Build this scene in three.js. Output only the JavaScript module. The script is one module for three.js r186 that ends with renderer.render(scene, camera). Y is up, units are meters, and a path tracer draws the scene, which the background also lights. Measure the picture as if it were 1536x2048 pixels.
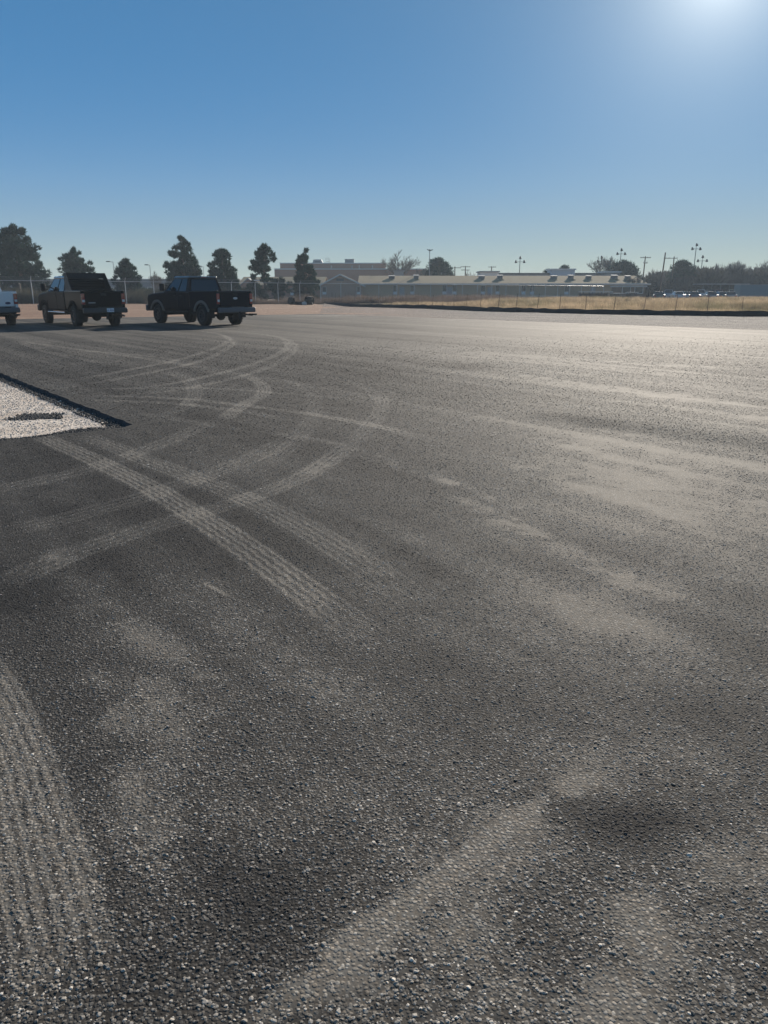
import * as THREE from 'three';
import { mergeGeometries } from 'three/addons/utils/BufferGeometryUtils.js';
import { RoundedBoxGeometry } from 'three/addons/geometries/RoundedBoxGeometry.js';

// ---------------------------------------------------------------- camera, sky, sun, exposure
const scene = new THREE.Scene();
const EYE = 1.55, PITCH = Math.atan(0.3), FOCAL = 1480;           // focal length in pixels of the 2048 high picture
const camera = new THREE.PerspectiveCamera(2 * Math.atan(1024 / FOCAL) * 180 / Math.PI, 0.75, 0.05, 3000);
camera.position.set(0, EYE, 0); camera.rotation.set(-PITCH, 0, 0); scene.add(camera);
const renderer = new THREE.WebGLRenderer({ antialias: true });
renderer.toneMapping = THREE.LinearToneMapping; renderer.toneMappingExposure = 1.64;
renderer.shadowMap.enabled = true;

const SUN_EL = 18.8 * Math.PI / 180, SUN_AZ = 21.4 * Math.PI / 180;
const sunDir = new THREE.Vector3(Math.sin(SUN_AZ) * Math.cos(SUN_EL), Math.sin(SUN_EL), -Math.cos(SUN_AZ) * Math.cos(SUN_EL));
const sun = new THREE.DirectionalLight(new THREE.Color(1, 0.90, 0.77), 5.0);
sun.name = 'sun'; sun.position.copy(sunDir).multiplyScalar(200); sun.castShadow = true;
sun.shadow.mapSize.set(4096, 4096); sun.shadow.camera.left = -90; sun.shadow.camera.right = 90; sun.shadow.camera.top = 60; sun.shadow.camera.bottom = -60; sun.shadow.camera.far = 500; sun.shadow.radius = 1;
scene.add(sun, sun.target);

{ // clear winter sky: deep blue overhead, pale towards the horizon, bright air round the low sun
  const W = 2048, H = 1024, d = new Float32Array(W * H * 4), v = new THREE.Vector3();
  const mix = (a, b, t) => a + (b - a) * t;
  for (let j = 0; j < H; j++) for (let i = 0; i < W; i++) {
    const el = ((j + 0.5) / H - 0.5) * Math.PI, az = ((i + 0.5) / W - 0.5) * 2 * Math.PI;
    v.set(Math.cos(el) * Math.cos(az), Math.sin(el), Math.cos(el) * Math.sin(az));
    const g = Math.acos(Math.min(1, Math.max(-1, v.dot(sunDir)))) * 180 / Math.PI, e = Math.max(0, el) * 180 / Math.PI;
    const t = 1 - Math.exp(-e / 5.8), t2 = 1 - Math.exp(-Math.max(0, e - 7) / 24);
    const c = [mix(mix(0.285, 0.013, t), 0.046, t2), mix(mix(0.352, 0.144, t), 0.080, t2), mix(mix(0.322, 0.358, t), 0.124, t2)];
    const warm = Math.exp(-e / 5) * Math.exp(-g / 30) + 0.35 * Math.exp(-e / 2.2);
    const a1 = 0.27 * Math.exp(-g / 5.5), a2 = 0.40 * Math.exp(-g / 2.2), a3 = 0.06 * Math.exp(-g / 24);
    const o = (j * W + i) * 4;
    d[o] = c[0] + a1 * 1.0 + a2 * 1.0 + a3 * 0.9 + warm * 0.07;
    d[o + 1] = c[1] + a1 * 0.98 + a2 * 0.97 + a3 * 0.9 + warm * 0.03;
    d[o + 2] = c[2] + a1 * 0.82 + a2 * 0.9 + a3 * 0.6 - warm * 0.05;
    d[o + 3] = 1;
  }
  const t = new THREE.DataTexture(d, W, H, THREE.RGBAFormat, THREE.FloatType);
  t.mapping = THREE.EquirectangularReflectionMapping; t.magFilter = t.minFilter = THREE.LinearFilter; t.needsUpdate = true;
  scene.background = t; scene.environment = t;
}
scene.fog = new THREE.FogExp2(new THREE.Color(0.76, 0.89, 1.0), 0.0008);

// ---------------------------------------------------------------- helpers
let seed = 7;
const rnd = () => { seed = (seed + 0x6d2b79f5) | 0; let t = Math.imul(seed ^ (seed >>> 15), 1 | seed); t = (t + Math.imul(t ^ (t >>> 7), 61 | t)) ^ t; return ((t ^ (t >>> 14)) >>> 0) / 4294967296; };
const rr = (a, b) => a + (b - a) * rnd();
const lerp = (a, b, t) => a + (b - a) * t, clamp = (x, a = 0, b = 1) => Math.min(b, Math.max(a, x));
const sstep = (a, b, x) => { const t = clamp((x - a) / (b - a)); return t * t * (3 - 2 * t); };
const hash = (i, j) => { let h = Math.imul(i, 374761393) + Math.imul(j, 668265263) | 0; h = Math.imul(h ^ (h >>> 13), 1274126177); return ((h ^ (h >>> 16)) >>> 0) / 4294967296; };
function vnoise(x, y) {
  const i = Math.floor(x), j = Math.floor(y), u = x - i, v = y - j, a = u * u * (3 - 2 * u), b = v * v * (3 - 2 * v);
  return lerp(lerp(hash(i, j), hash(i + 1, j), a), lerp(hash(i, j + 1), hash(i + 1, j + 1), a), b);
}
const fbm = (x, y, n = 4) => { let s = 0, w = 0.5, t = 0; for (let k = 0; k < n; k++) { s += w * vnoise(x, y); t += w; w *= 0.5; x = x * 2.03 + 17.1; y = y * 2.03 + 5.7; } return s / t; };
const CT = Math.cos(PITCH), ST = Math.sin(PITCH);
// measuring on the photograph: where a sight line meets the ground, or a distance; metres, z = distance ahead
function G(px, py, y = 0) { const v = (1024 - py) / FOCAL, up = v * CT - ST, f = CT + v * ST, t = (y - EYE) / up; return [(px - 768) / FOCAL * t, f * t]; }
function S(px, py, Z) { const v = (1024 - py) / FOCAL, up = v * CT - ST, f = CT + v * ST, t = Z / f; return [(px - 768) / FOCAL * t, EYE + up * t]; }
const used = {};
const numbered = (n) => { const k = used[n] = (used[n] ?? -1) + 1; return k ? n + '_' + String(k).padStart(3, '0') : n; };
function prep(g) { g = g.index ? g.toNonIndexed() : g; for (const k of Object.keys(g.attributes)) if (!['position', 'normal', 'uv', 'color'].includes(k)) g.deleteAttribute(k); return g; }
function obj(name, geos, m, parent = scene) {
  const list = (Array.isArray(geos) ? geos : [geos]).map(prep);
  const o = new THREE.Mesh(list.length > 1 ? mergeGeometries(list) : list[0], m);
  o.name = parent === scene ? numbered(name) : name; o.castShadow = o.receiveShadow = true; parent.add(o); return o;
}
function tag(o, label, category, group, kind) { o.userData = { label, category, ...(group ? { group } : {}), ...(kind ? { kind } : {}) }; return o; }
function thing(name, label, category, [x, y, Z], turn = 0, group) {
  const o = new THREE.Group(); o.name = numbered(name); o.position.set(x, y, -Z); o.rotation.y = turn; scene.add(o); return tag(o, label, category, group);
}
const struct = (o, label) => { o.userData = { kind: 'structure', ...(label ? { label } : {}) }; return o; };
const box = (w, h, d, x = 0, y = 0, z = 0, rx = 0, ry = 0, rz = 0) => { const g = new THREE.BoxGeometry(w, h, d); if (rx) g.rotateX(rx); if (ry) g.rotateY(ry); if (rz) g.rotateZ(rz); return g.translate(x, y, z); };
const rbox = (w, h, d, r, x = 0, y = 0, z = 0) => new RoundedBoxGeometry(w, h, d, 2, Math.min(r, w / 2.01, h / 2.01, d / 2.01)).translate(x, y, z);
const V = (x, y, z) => new THREE.Vector3(x, y, z);
function bar(a, b, r0, r1 = r0, n = 6) {
  const d = b.clone().sub(a), L = d.length(), g = new THREE.CylinderGeometry(r1, r0, L, n, 1);
  g.translate(0, L / 2, 0); g.applyQuaternion(new THREE.Quaternion().setFromUnitVectors(V(0, 1, 0), d.normalize())); return g.translate(a.x, a.y, a.z);
}
function extrude(pts, depth, bevel = 0, arcs) {                     // an outline in x, y pulled along z and centred
  const s = typeof pts === 'function' ? pts(new THREE.Shape()) : new THREE.Shape(pts.map(([x, y]) => new THREE.Vector2(x, y)));
  const g = new THREE.ExtrudeGeometry(s, { depth: depth - 2 * bevel, bevelEnabled: bevel > 0, bevelThickness: bevel, bevelSize: bevel, bevelOffset: -bevel, bevelSegments: 2, curveSegments: 14 });
  return g.translate(0, 0, -(depth - 2 * bevel) / 2);
}
function tris(pos, nor, col) {
  const g = new THREE.BufferGeometry(); g.setAttribute('position', new THREE.BufferAttribute(new Float32Array(pos), 3));
  if (nor) g.setAttribute('normal', new THREE.BufferAttribute(new Float32Array(nor), 3)); else g.computeVertexNormals();
  g.setAttribute('uv', new THREE.BufferAttribute(new Float32Array(pos.length / 3 * 2), 2));
  if (col) g.setAttribute('color', new THREE.BufferAttribute(new Float32Array(col), 3));
  return g;
}
function quadSlab(a, b, c, d, out, t) {                              // a pane: four corners, pushed out along a normal
  const n = b.clone().sub(a).cross(d.clone().sub(a)).normalize(); if (n.dot(out) < 0) n.negate();
  const lo = [a, b, c, d].map((p) => p.clone().addScaledVector(n, -0.004)), hi = [a, b, c, d].map((p) => p.clone().addScaledVector(n, t)), P = [];
  const q = (p0, p1, p2, p3) => { for (const p of [p0, p1, p2, p0, p2, p3]) P.push(p.x, p.y, p.z); };
  const flip = b.clone().sub(a).cross(d.clone().sub(a)).dot(out) < 0;
  if (flip) { lo.reverse(); hi.reverse(); }
  q(...hi); for (let k = 0; k < 4; k++) q(lo[k], lo[(k + 1) % 4], hi[(k + 1) % 4], hi[k]);
  return tris(P);
}
const rgb = (r, g, b) => new THREE.Color().setRGB(r, g, b);
const mat = (c, rough = 0.8, more = {}) => new THREE.MeshStandardMaterial({ color: rgb(...c), roughness: rough, ...more });
const phys = (c, rough, more = {}) => new THREE.MeshPhysicalMaterial({ color: rgb(...c), roughness: rough, ...more });

// ---------------------------------------------------------------- computed textures
function stoneTile(N, size, gap, seedShift) {                        // packed stones in a dark binder: [colour, height], periodic
  const px = new Float32Array(N * N), py = new Float32Array(N * N), tone = new Float32Array(N * N), hgt = new Float32Array(N * N), hue = new Float32Array(N * N);
  for (let k = 0; k < N * N; k++) { px[k] = hash(k, 1 + seedShift); py[k] = hash(k, 2 + seedShift); tone[k] = hash(k, 3 + seedShift); hgt[k] = hash(k, 4 + seedShift); hue[k] = hash(k, 5 + seedShift); }
  const col = new Uint8Array(size * size * 4), h8 = new Uint8Array(size * size * 4);
  for (let y = 0; y < size; y++) for (let x = 0; x < size; x++) {
    const u = (x + 0.5) / size * N, v = (y + 0.5) / size * N, ci = Math.floor(u), cj = Math.floor(v);
    let f1 = 9, f2 = 9, id = 0;
    for (let dj = -1; dj <= 1; dj++) for (let di = -1; di <= 1; di++) {
      const k = ((cj + dj + N) % N) * N + (ci + di + N) % N, dx = ci + di + 0.1 + 0.8 * px[k] - u, dy = cj + dj + 0.1 + 0.8 * py[k] - v, q = dx * dx + dy * dy;
      if (q < f1) { f2 = f1; f1 = q; id = k; } else if (q < f2) f2 = q;
    }
    const g = hash(x * 3 + 1, y * 7 + seedShift), lump = vnoise(u * 2.6, v * 2.6), rad = gap * (0.45 + 0.75 * hgt[id]) + 0.25 * (lump - 0.5), top = sstep(rad + 0.05, rad - 0.16, Math.sqrt(f1));
    const c = lerp(0.30 + 0.16 * lump, 0.36 + 0.6 * tone[id] * tone[id] + 0.2 * (lump - 0.5), sstep(rad + 0.06, rad - 0.06, Math.sqrt(f1))) + 0.10 * (g - 0.5), o = (y * size + x) * 4;
    const s = (q) => Math.round(255 * Math.pow(clamp(q), 1 / 2.2));
    col[o] = s(c * (1 + 0.10 * (hue[id] - 0.5))); col[o + 1] = s(c); col[o + 2] = s(c * (1 - 0.10 * (hue[id] - 0.5))); col[o + 3] = 255;
    h8[o] = h8[o + 1] = h8[o + 2] = Math.round(255 * clamp(top * (0.45 + 0.5 * hgt[id]) + 0.05 * g)); h8[o + 3] = 255;
  }
  const make = (d, srgb) => { const t = new THREE.DataTexture(d, size, size, THREE.RGBAFormat); t.wrapS = t.wrapT = THREE.RepeatWrapping; t.magFilter = THREE.LinearFilter; t.minFilter = THREE.LinearMipmapLinearFilter; t.generateMipmaps = true; if (srgb) t.colorSpace = THREE.SRGBColorSpace; t.needsUpdate = true; return t; };
  return [make(col, true), make(h8, false)];
}
const TILE = 2.9;
const [aggColor, aggHeight] = stoneTile(256, 2048, 0.46, 11);
const [soilColor, soilHeight] = stoneTile(96, 1024, 0.5, 40);

// ---------------------------------------------------------------- dust, tyre marks and unevenness of the asphalt, in metres
const tracks = [];
// centre line (as picked on the photograph), half width in metres, strength, ribs per width, second line offset
function track(pts, hw, k, ribs = 0, soft = 0.14) {
  const P = pts.map(([a, b]) => { const g = G(a, b); return V(g[0], 0, g[1]); }), c = new THREE.CatmullRomCurve3(P, false, 'centripetal'), n = pts.length * 8;
  const q = c.getPoints(n), bb = [1e9, -1e9, 1e9, -1e9]; let L = 0; const len = [0];
  q.forEach((p, i) => { bb[0] = Math.min(bb[0], p.x - hw * 1.6); bb[1] = Math.max(bb[1], p.x + hw * 1.6); bb[2] = Math.min(bb[2], p.z - hw * 1.6); bb[3] = Math.max(bb[3], p.z + hw * 1.6); if (i) { L += p.distanceTo(q[i - 1]); len.push(L); } });
  tracks.push({ q, hw, k, ribs, soft, bb, len, L });
}
track([[60, 862], [90, 876], [200, 925], [296, 973], [342, 1000], [467, 1080], [592, 1170], [700, 1250], [820, 1350]], 0.125, 0.6, 5);
track([[150, 862], [190, 878], [300, 923], [425, 970], [520, 1010], [640, 1075], [770, 1160], [900, 1260]], 0.135, 0.42, 5, 0.3);
track([[940, 900], [1200, 985], [1420, 1065], [1600, 1135]], 0.10, 0.14, 0, 1);
track([[1060, 872], [1300, 935], [1600, 1015]], 0.10, 0.12, 0, 1);
track([[880, 980], [1000, 1035], [1180, 1120], [1400, 1230]], 0.12, 0.25, 0, 0.8);
track([[1000, 745], [1250, 780], [1600, 825]], 0.25, 0.3, 0, 0.8);
track([[900, 700], [1200, 722], [1600, 745]], 0.35, 0.3, 0, 0.8);
track([[640, 1010], [760, 1075], [900, 1160], [1000, 1230]], 0.09, -0.3, 0, 0.8);
track([[80, 772], [250, 742], [380, 713], [440, 692], [458, 678], [430, 666], [340, 656]], 0.10, 0.5, 3);
track([[95, 782], [270, 752], [400, 722], [450, 700], [468, 684], [440, 668]], 0.10, 0.45, 3);
track([[130, 792], [330, 770], [470, 738], [560, 707], [575, 688], [545, 671], [430, 660]], 0.10, 0.5, 3);
track([[150, 800], [350, 781], [500, 747], [575, 714], [590, 690], [565, 672]], 0.10, 0.42, 3);
track([[150, 790], [350, 797], [520, 815], [640, 832], [770, 856], [900, 890]], 0.09, 0.5, 2);
track([[170, 778], [400, 777], [540, 785], [720, 800]], 0.08, 0.35, 2);
track([[160, 800], [330, 806], [480, 822], [600, 845]], 0.09, 0.4, 2);
track([[300, 842], [365, 815], [388, 790], [375, 760], [330, 742]], 0.13, 0.32, 4);
track([[430, 848], [490, 808], [524, 790], [520, 766], [480, 746]], 0.12, 0.5, 4);
track([[480, 960], [590, 880], [630, 810], [610, 775], [540, 745]], 0.12, 0.24, 4);
track([[560, 980], [700, 888], [762, 812], [745, 782], [650, 750]], 0.12, 0.26, 4);
track([[250, 818], [420, 850], [640, 882], [800, 930], [1000, 1000], [1180, 1060]], 0.09, 0.28, 0, 0.6);
track([[-60, 1195], [130, 1112], [280, 1060], [480, 1000], [620, 945], [690, 893]], 0.13, 0.36, 4);
track([[-60, 1080], [150, 1030], [300, 988], [500, 915], [610, 860]], 0.15, 0.3, 4);
track([[-60, 990], [150, 945], [330, 885], [440, 835]], 0.14, 0.28, 3);
track([[20, 680], [180, 702], [330, 722], [470, 745]], 0.10, 0.3, 0);
track([[30, 683], [70, 695], [110, 708], [250, 735]], 0.14, 0.3, 0);
track([[150, 700], [300, 712], [420, 735]], 0.08, 0.3, 0);
track([[-160, 1240], [-60, 1340], [20, 1500], [75, 1700], [120, 1900], [145, 2120]], 0.125, 0.5, 7, 0.2);
track([[90, 1080], [160, 1180], [250, 1255], [340, 1310], [470, 1420], [560, 1500]], 0.10, 0.26, 0, 1);
track([[150, 1330], [205, 1380], [235, 1500], [290, 1640], [340, 1740], [380, 1900]], 0.09, 0.24, 0, 1);
track([[300, 1330], [330, 1480], [420, 1600], [640, 1700]], 0.16, 0.2, 0, 1);
track([[470, 2090], [560, 2000], [650, 1925], [760, 1850], [880, 1755], [1010, 1660], [1150, 1570], [1230, 1510]], 0.034, 0.65, 0, 1);
track([[405, 1164], [450, 1188], [490, 1208]], 0.012, 0.9, 0, 0.6);
track([[1230, 2100], [1250, 1980], [1280, 1880], [1255, 1760]], 0.08, 0.25, 0, 1);
track([[1100, 668], [1200, 660], [1330, 655]], 0.5, -0.35, 0, 1);
track([[1200, 672], [1290, 663], [1390, 656]], 0.35, -0.35, 0, 1);
// soft patches: [px, py, half width, half depth in metres, strength]
const patches = [[1230, 1520, 0.28, 0.16, 0.55], [1470, 1700, 0.22, 0.2, 0.65], [1250, 1650, 0.22, 0.10, -0.5], [1500, 1290, 0.3, 0.5, -0.4], [1180, 1110, 0.45, 0.28, -0.3], [1420, 1420, 0.2, 0.15, -0.35],
  [960, 1720, 0.22, 0.16, 0.35], [1180, 1760, 0.16, 0.07, -0.35], [940, 732, 0.5, 0.6, -1.1], [1000, 1950, 0.2, 0.12, 0.2], [400, 1760, 0.2, 0.14, -0.2], [1250, 2040, 0.08, 0.08, 0.4], [690, 1960, 0.08, 0.06, 0.5], [900, 1850, 0.14, 0.07, 0.3],
  [1000, 1230, 0.9, 0.7, 0.18], [1300, 1000, 1.4, 1.0, 0.06], [200, 1120, 0.5, 0.5, -0.2], [100, 1200, 0.4, 0.3, -0.25], [330, 850, 0.8, 0.8, -0.15], [1350, 930, 2.0, 0.35, 0.05], [670, 631, 2.6, 0.9, 0.9], [590, 633, 2.0, 0.5, 0.4], [1290, 1850, 0.07, 0.16, 0.35], [745, 1865, 0.07, 0.05, 0.7], [600, 1985, 0.05, 0.04, 0.6], [690, 1915, 0.05, 0.04, 0.6], [1040, 1640, 0.08, 0.06, 0.4], [560, 1800, 0.2, 0.2, -0.3], [250, 1960, 0.12, 0.12, -0.25], [1080, 1900, 0.12, 0.1, -0.25], [1500, 1950, 0.14, 0.16, -0.25], [1330, 1640, 0.12, 0.07, -0.35], [1480, 1200, 0.3, 0.25, -0.35], [240, 1590, 0.07, 0.2, 0.15], [160, 1020, 0.25, 0.2, -0.25], [760, 1470, 0.3, 0.2, -0.2], [930, 1330, 0.3, 0.2, -0.18]].map(([a, b, w, d, k]) => { const g = G(a, b); return [g[0], g[1], w, d, k]; });
function dust(x, z) {
  const n1 = fbm(x * 0.9 + 3, z * 0.9, 4), n2 = fbm(x * 7 + z, z * 7, 3), ac = x * 0.79 + z * 0.612, al = x * 0.612 - z * 0.79, lane = 0.5 * fbm(ac * 1.1 + 40, al * 0.06, 3) + 0.5 * fbm(ac * 3.4 + 9, al * 0.10, 4);
  let d = 0.31 + 0.45 * (n1 - 0.5) + 1.25 * (lane - 0.5) + 0.30 * (n2 - 0.5);
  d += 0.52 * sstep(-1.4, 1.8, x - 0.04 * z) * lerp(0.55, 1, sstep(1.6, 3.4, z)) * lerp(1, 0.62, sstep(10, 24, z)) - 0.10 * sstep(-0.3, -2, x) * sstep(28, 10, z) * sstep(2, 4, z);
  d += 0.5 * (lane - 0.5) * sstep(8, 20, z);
  for (const [px, pz, w, dd, k] of patches) { const q = ((x - px) / w) ** 2 + ((z - pz) / dd) ** 2; if (q < 5) d += k * Math.exp(-q * 0.9) * (0.55 + 0.9 * n2); }
  for (const t of tracks) {
    const b = t.bb; if (x < b[0] || x > b[1] || z < b[2] || z > b[3]) continue;
    let best = 1e9, s = 0, side = 0; const q = t.q;
    for (let i = 0; i + 1 < q.length; i++) {
      const ax = q[i].x, az = q[i].z, dx = q[i + 1].x - ax, dz = q[i + 1].z - az, l2 = dx * dx + dz * dz, u = clamp(((x - ax) * dx + (z - az) * dz) / l2), ex = x - ax - dx * u, ez = z - az - dz * u, e2 = ex * ex + ez * ez;
      if (e2 < best) { best = e2; s = t.len[i] + u * Math.sqrt(l2); side = dx * ez - dz * ex; }
    }
    const e = Math.sqrt(best) / t.hw * (t.soft > 0.7 ? 0.55 + 1.1 * vnoise(s * 2.3, t.hw * 90) : 1); if (e > 1.55) continue;
    const ends = sstep(0, 0.12 * t.L, s) * sstep(t.L, 0.8 * t.L, s);
    let w = sstep(1 + t.soft, 1 - t.soft, e + 0.25 * (n2 - 0.5)) * ends;
    if (t.ribs) { const lat = Math.sign(side) * e; w *= 0.62 + 0.38 * Math.sin(lat * t.ribs * Math.PI * 0.98 + (t.ribs > 5 ? 0.25 : 0.8) * Math.sin(s * 38 + 3 * vnoise(s * 2, 5))); }
    else w *= sstep(0.3, 0.62, fbm(x * 5.3, z * 5.3 + 9, 4)) * 0.95 + 0.12;
    d += (t.k > 0 ? 1.6 : 1) * t.k * w;
  }
  return clamp(d, 0, 1.25);
}
const swA = G(1060, 832), swB = G(1580, 905);
function elev(x, z) {                                                // rolled unevenness of a few millimetres to centimetres
  const near = 0.004 * (fbm(x * 2.2 + 9, z * 2.2, 2) - 0.5), lane = 0.03 * (fbm((x * 0.79 + z * 0.612) * 0.6 + 7, (x * 0.612 - z * 0.79) * 0.06, 3) - 0.5) * sstep(3, 9, z);
  const dx = swB[0] - swA[0], dz = swB[1] - swA[1], L = Math.hypot(dx, dz), s = ((x - swA[0]) * dx + (z - swA[1]) * dz) / L, n = ((x - swA[0]) * dz - (z - swA[1]) * dx) / L;  // n < 0: beyond
  const along = sstep(-0.6, 0.9, s) * sstep(L + 4, L + 1, s), step = 0.055 * along * sstep(0.3, -0.35, n) * sstep(-3.5, -0.6, n);
  return near + lane + step;
}
function surfaceColor(x, z, out, o, binder = 0, given) {              // binder: share of the dust that lies on stones of their own, not in the tar between
  let d = given ?? dust(x, z); d *= lerp(1, lerp(0.34, 1, sstep(0.50, 1.05, d + 0.9 * (fbm(x * 45, z * 45, 2) - 0.5))), binder); const w = fbm(x * 0.5 + 50, z * 0.5 + 20, 2);
  const r = lerp(0.047, 0.315, d), g = lerp(0.0455, 0.288, d), b = lerp(0.0455, 0.252, d), k = 0.92 + 0.16 * w;
  out[o] = r * k; out[o + 1] = g * k; out[o + 2] = b * k;
}
// outline of the lot and of the square cut in it
const lotEdge = [[-46, 27.5], [-21, 42], [-4.4, 51.8], [15.3, 30.6], [33, 11.3]];
const pitC = G(275, 852), pitU = [-0.612, 0.791], pitV = [-0.795, -0.607], DEEP = 0.055;
const pitSU = (x, z) => { const dx = x - pitC[0], dz = z - pitC[1], det = pitU[0] * pitV[1] - pitU[1] * pitV[0]; return [(dx * pitV[1] - dz * pitV[0]) / det, (dz * pitU[0] - dx * pitU[1]) / det]; };
const farZ = (x) => { for (let i = 0; i + 1 < lotEdge.length; i++) { const [a, b] = [lotEdge[i], lotEdge[i + 1]]; if (x >= a[0] && x <= b[0]) return lerp(a[1], b[1], (x - a[0]) / (b[0] - a[0])); } return x < -46 ? 1 : 1; };
const wob = (s) => s > 20 ? 0.16 * (fbm(s * 3.5, 3.3, 4) - 0.5) : 0.09 * (fbm(s * 6, 3.3, 4) - 0.5);

const asphaltMat = new THREE.MeshPhysicalMaterial({ vertexColors: true, map: aggColor, bumpMap: aggHeight, bumpScale: 0.0016, roughness: 0.86, specularIntensity: 0.3 });
{
  const rows = 660, cols = 760, pos = new Float32Array(rows * cols * 3), col = new Float32Array(rows * cols * 3), uv = new Float32Array(rows * cols * 2), keep = new Uint8Array(rows * cols), z0 = 0.75;
  const zs = []; for (let j = 0; j < rows; j++) zs.push(z0 * Math.pow(54 / z0, j / (rows - 1)));
  for (let j = 0; j < rows; j++) for (let i = 0; i < cols; i++) {
    const k = j * cols + i, a = i / (cols - 1) * 2 - 1, s = Math.sign(a) * (Math.abs(a) < 0.82 ? Math.abs(a) / 0.82 * 0.62 : 0.62 + (Math.abs(a) - 0.82) / 0.18 * 1.1);
    let z = zs[j], x = s * z + a * 1.4;
    const zf = farZ(x); if (z > zf) z = zf;
    let [su, sv] = pitSU(x, z); keep[k] = 1;
    if (su > 0 && sv > 0) {
      const reach = 0.02 + 0.011 * z;
      if (Math.min(su, sv) > reach * 1.3) keep[k] = 0;
      if (sv < su) { const q = wob(su); x -= pitV[0] * (sv - q); z -= pitV[1] * (sv - q); } else { const q = wob(sv + 30); x -= pitU[0] * (su - q); z -= pitU[1] * (su - q); }
    }
    pos[k * 3] = x; pos[k * 3 + 1] = elev(x, z); pos[k * 3 + 2] = -z; uv[k * 2] = x / TILE; uv[k * 2 + 1] = z / TILE; surfaceColor(x, z, col, k * 3, sstep(22, 8, z));
  }
  const idx = [];
  for (let j = 0; j + 1 < rows; j++) for (let i = 0; i + 1 < cols; i++) {
    const a = j * cols + i, b = a + 1, c = a + cols, d = c + 1;
    const zq = pos[a * 3 + 2] === pos[c * 3 + 2] && pos[b * 3 + 2] === pos[d * 3 + 2]; if (zq) continue;
    if (keep[a] && keep[b] && keep[c]) idx.push(a, b, c);
    if (keep[b] && keep[d] && keep[c]) idx.push(b, d, c);
  }
  const g = new THREE.BufferGeometry();
  g.setAttribute('position', new THREE.BufferAttribute(pos, 3)); g.setAttribute('uv', new THREE.BufferAttribute(uv, 2)); g.setAttribute('color', new THREE.BufferAttribute(col, 3)); g.setIndex(idx); g.computeVertexNormals();
  const lot = new THREE.Mesh(g, asphaltMat); lot.name = numbered('asphalt_lot'); lot.receiveShadow = lot.castShadow = true; scene.add(lot); struct(lot, 'dark dusty asphalt lot with pale curving tyre marks');
  // broken vertical edges: round the cut and along the outside of the lot
  const P = [], wall = (pts, inset) => { for (let i = 0; i + 1 < pts.length; i++) { const [a, b] = [pts[i], pts[i + 1]], ya = elev(a[0], a[1]), yb = elev(b[0], b[1]); const q = (x, y, z) => P.push(x, y, -z); q(a[0], ya, a[1]); q(a[2], -DEEP - 0.01, a[3]); q(b[2], -DEEP - 0.01, b[3]); q(a[0], ya, a[1]); q(b[2], -DEEP - 0.01, b[3]); q(b[0], yb, b[1]); } };
  const e1 = [], e2 = [];
  for (let s = 7.9; s > -0.001; s -= 0.04) { const q = wob(s), f = q + 0.02 + 0.03 * fbm(s * 16, 8, 2); e1.push([pitC[0] + pitU[0] * s + pitV[0] * q, pitC[1] + pitU[1] * s + pitV[1] * q, pitC[0] + pitU[0] * s + pitV[0] * f, pitC[1] + pitU[1] * s + pitV[1] * f]); }
  for (let s = 0; s < 4; s += 0.04) { const q = wob(s + 30), f = q + 0.03 + 0.03 * fbm(s * 16, 18, 2); e2.push([pitC[0] + pitV[0] * s + pitU[0] * q, pitC[1] + pitV[1] * s + pitU[1] * q, pitC[0] + pitV[0] * s + pitU[0] * f, pitC[1] + pitV[1] * s + pitU[1] * f]); }
  const out = []; for (let i = 0; i + 1 < lotEdge.length; i++) for (let t = 0; t < 1; t += 0.05) { const x = lerp(lotEdge[i][0], lotEdge[i + 1][0], t), z = lerp(lotEdge[i][1], lotEdge[i + 1][1], t); out.push([x, z, x, z + 0.05]); }
  wall(e1); wall(e2); wall(out);
  obj('broken_edge', tris(P), mat([0.03, 0.03, 0.034], 0.9, { bumpMap: aggHeight, side: THREE.DoubleSide }), lot);
  // the coarse stones that show one by one close to the camera
  const stones = [], Z1 = 28;
  for (let z = 0.95; z < Z1;) {
    const half = 0.56 * z + 0.9, k = Math.pow(Math.max(1, z / 4.6), 0.8), f = sstep(Z1, 9, z);
    for (let x = -half; x < half; x += 0.0100 * k) {
      const px = x + rr(-0.012, 0.012) * k, pz = z + rr(-0.013, 0.013) * k;
      if (rnd() > f * 0.92) continue;
      if (z > 7) { const [a, b] = pitSU(px, pz); if (a > -0.03 && b > -0.03) continue; }
      stones.push(px, pz, k, f);
    }
    z += 0.0092 * k;
  }
  const base = new THREE.IcosahedronGeometry(1, 0), n = stones.length / 4, bp = base.attributes.position; for (let i = 0; i < bp.count; i++) { const k = 0.70 + 0.52 * hash(Math.round(bp.getX(i) * 50), Math.round(bp.getY(i) * 50 + bp.getZ(i) * 777)); bp.setXYZ(i, bp.getX(i) * k, bp.getY(i) * k, bp.getZ(i) * k); } base.computeVertexNormals();
  const im = new THREE.InstancedMesh(base, new THREE.MeshPhysicalMaterial({ color: 0xffffff, roughness: 0.9, specularIntensity: 0.25 }), n), M = new THREE.Matrix4(), q = new THREE.Quaternion(), E = new THREE.Euler(), c = new THREE.Color(), cc = [0, 0, 0];
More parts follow.
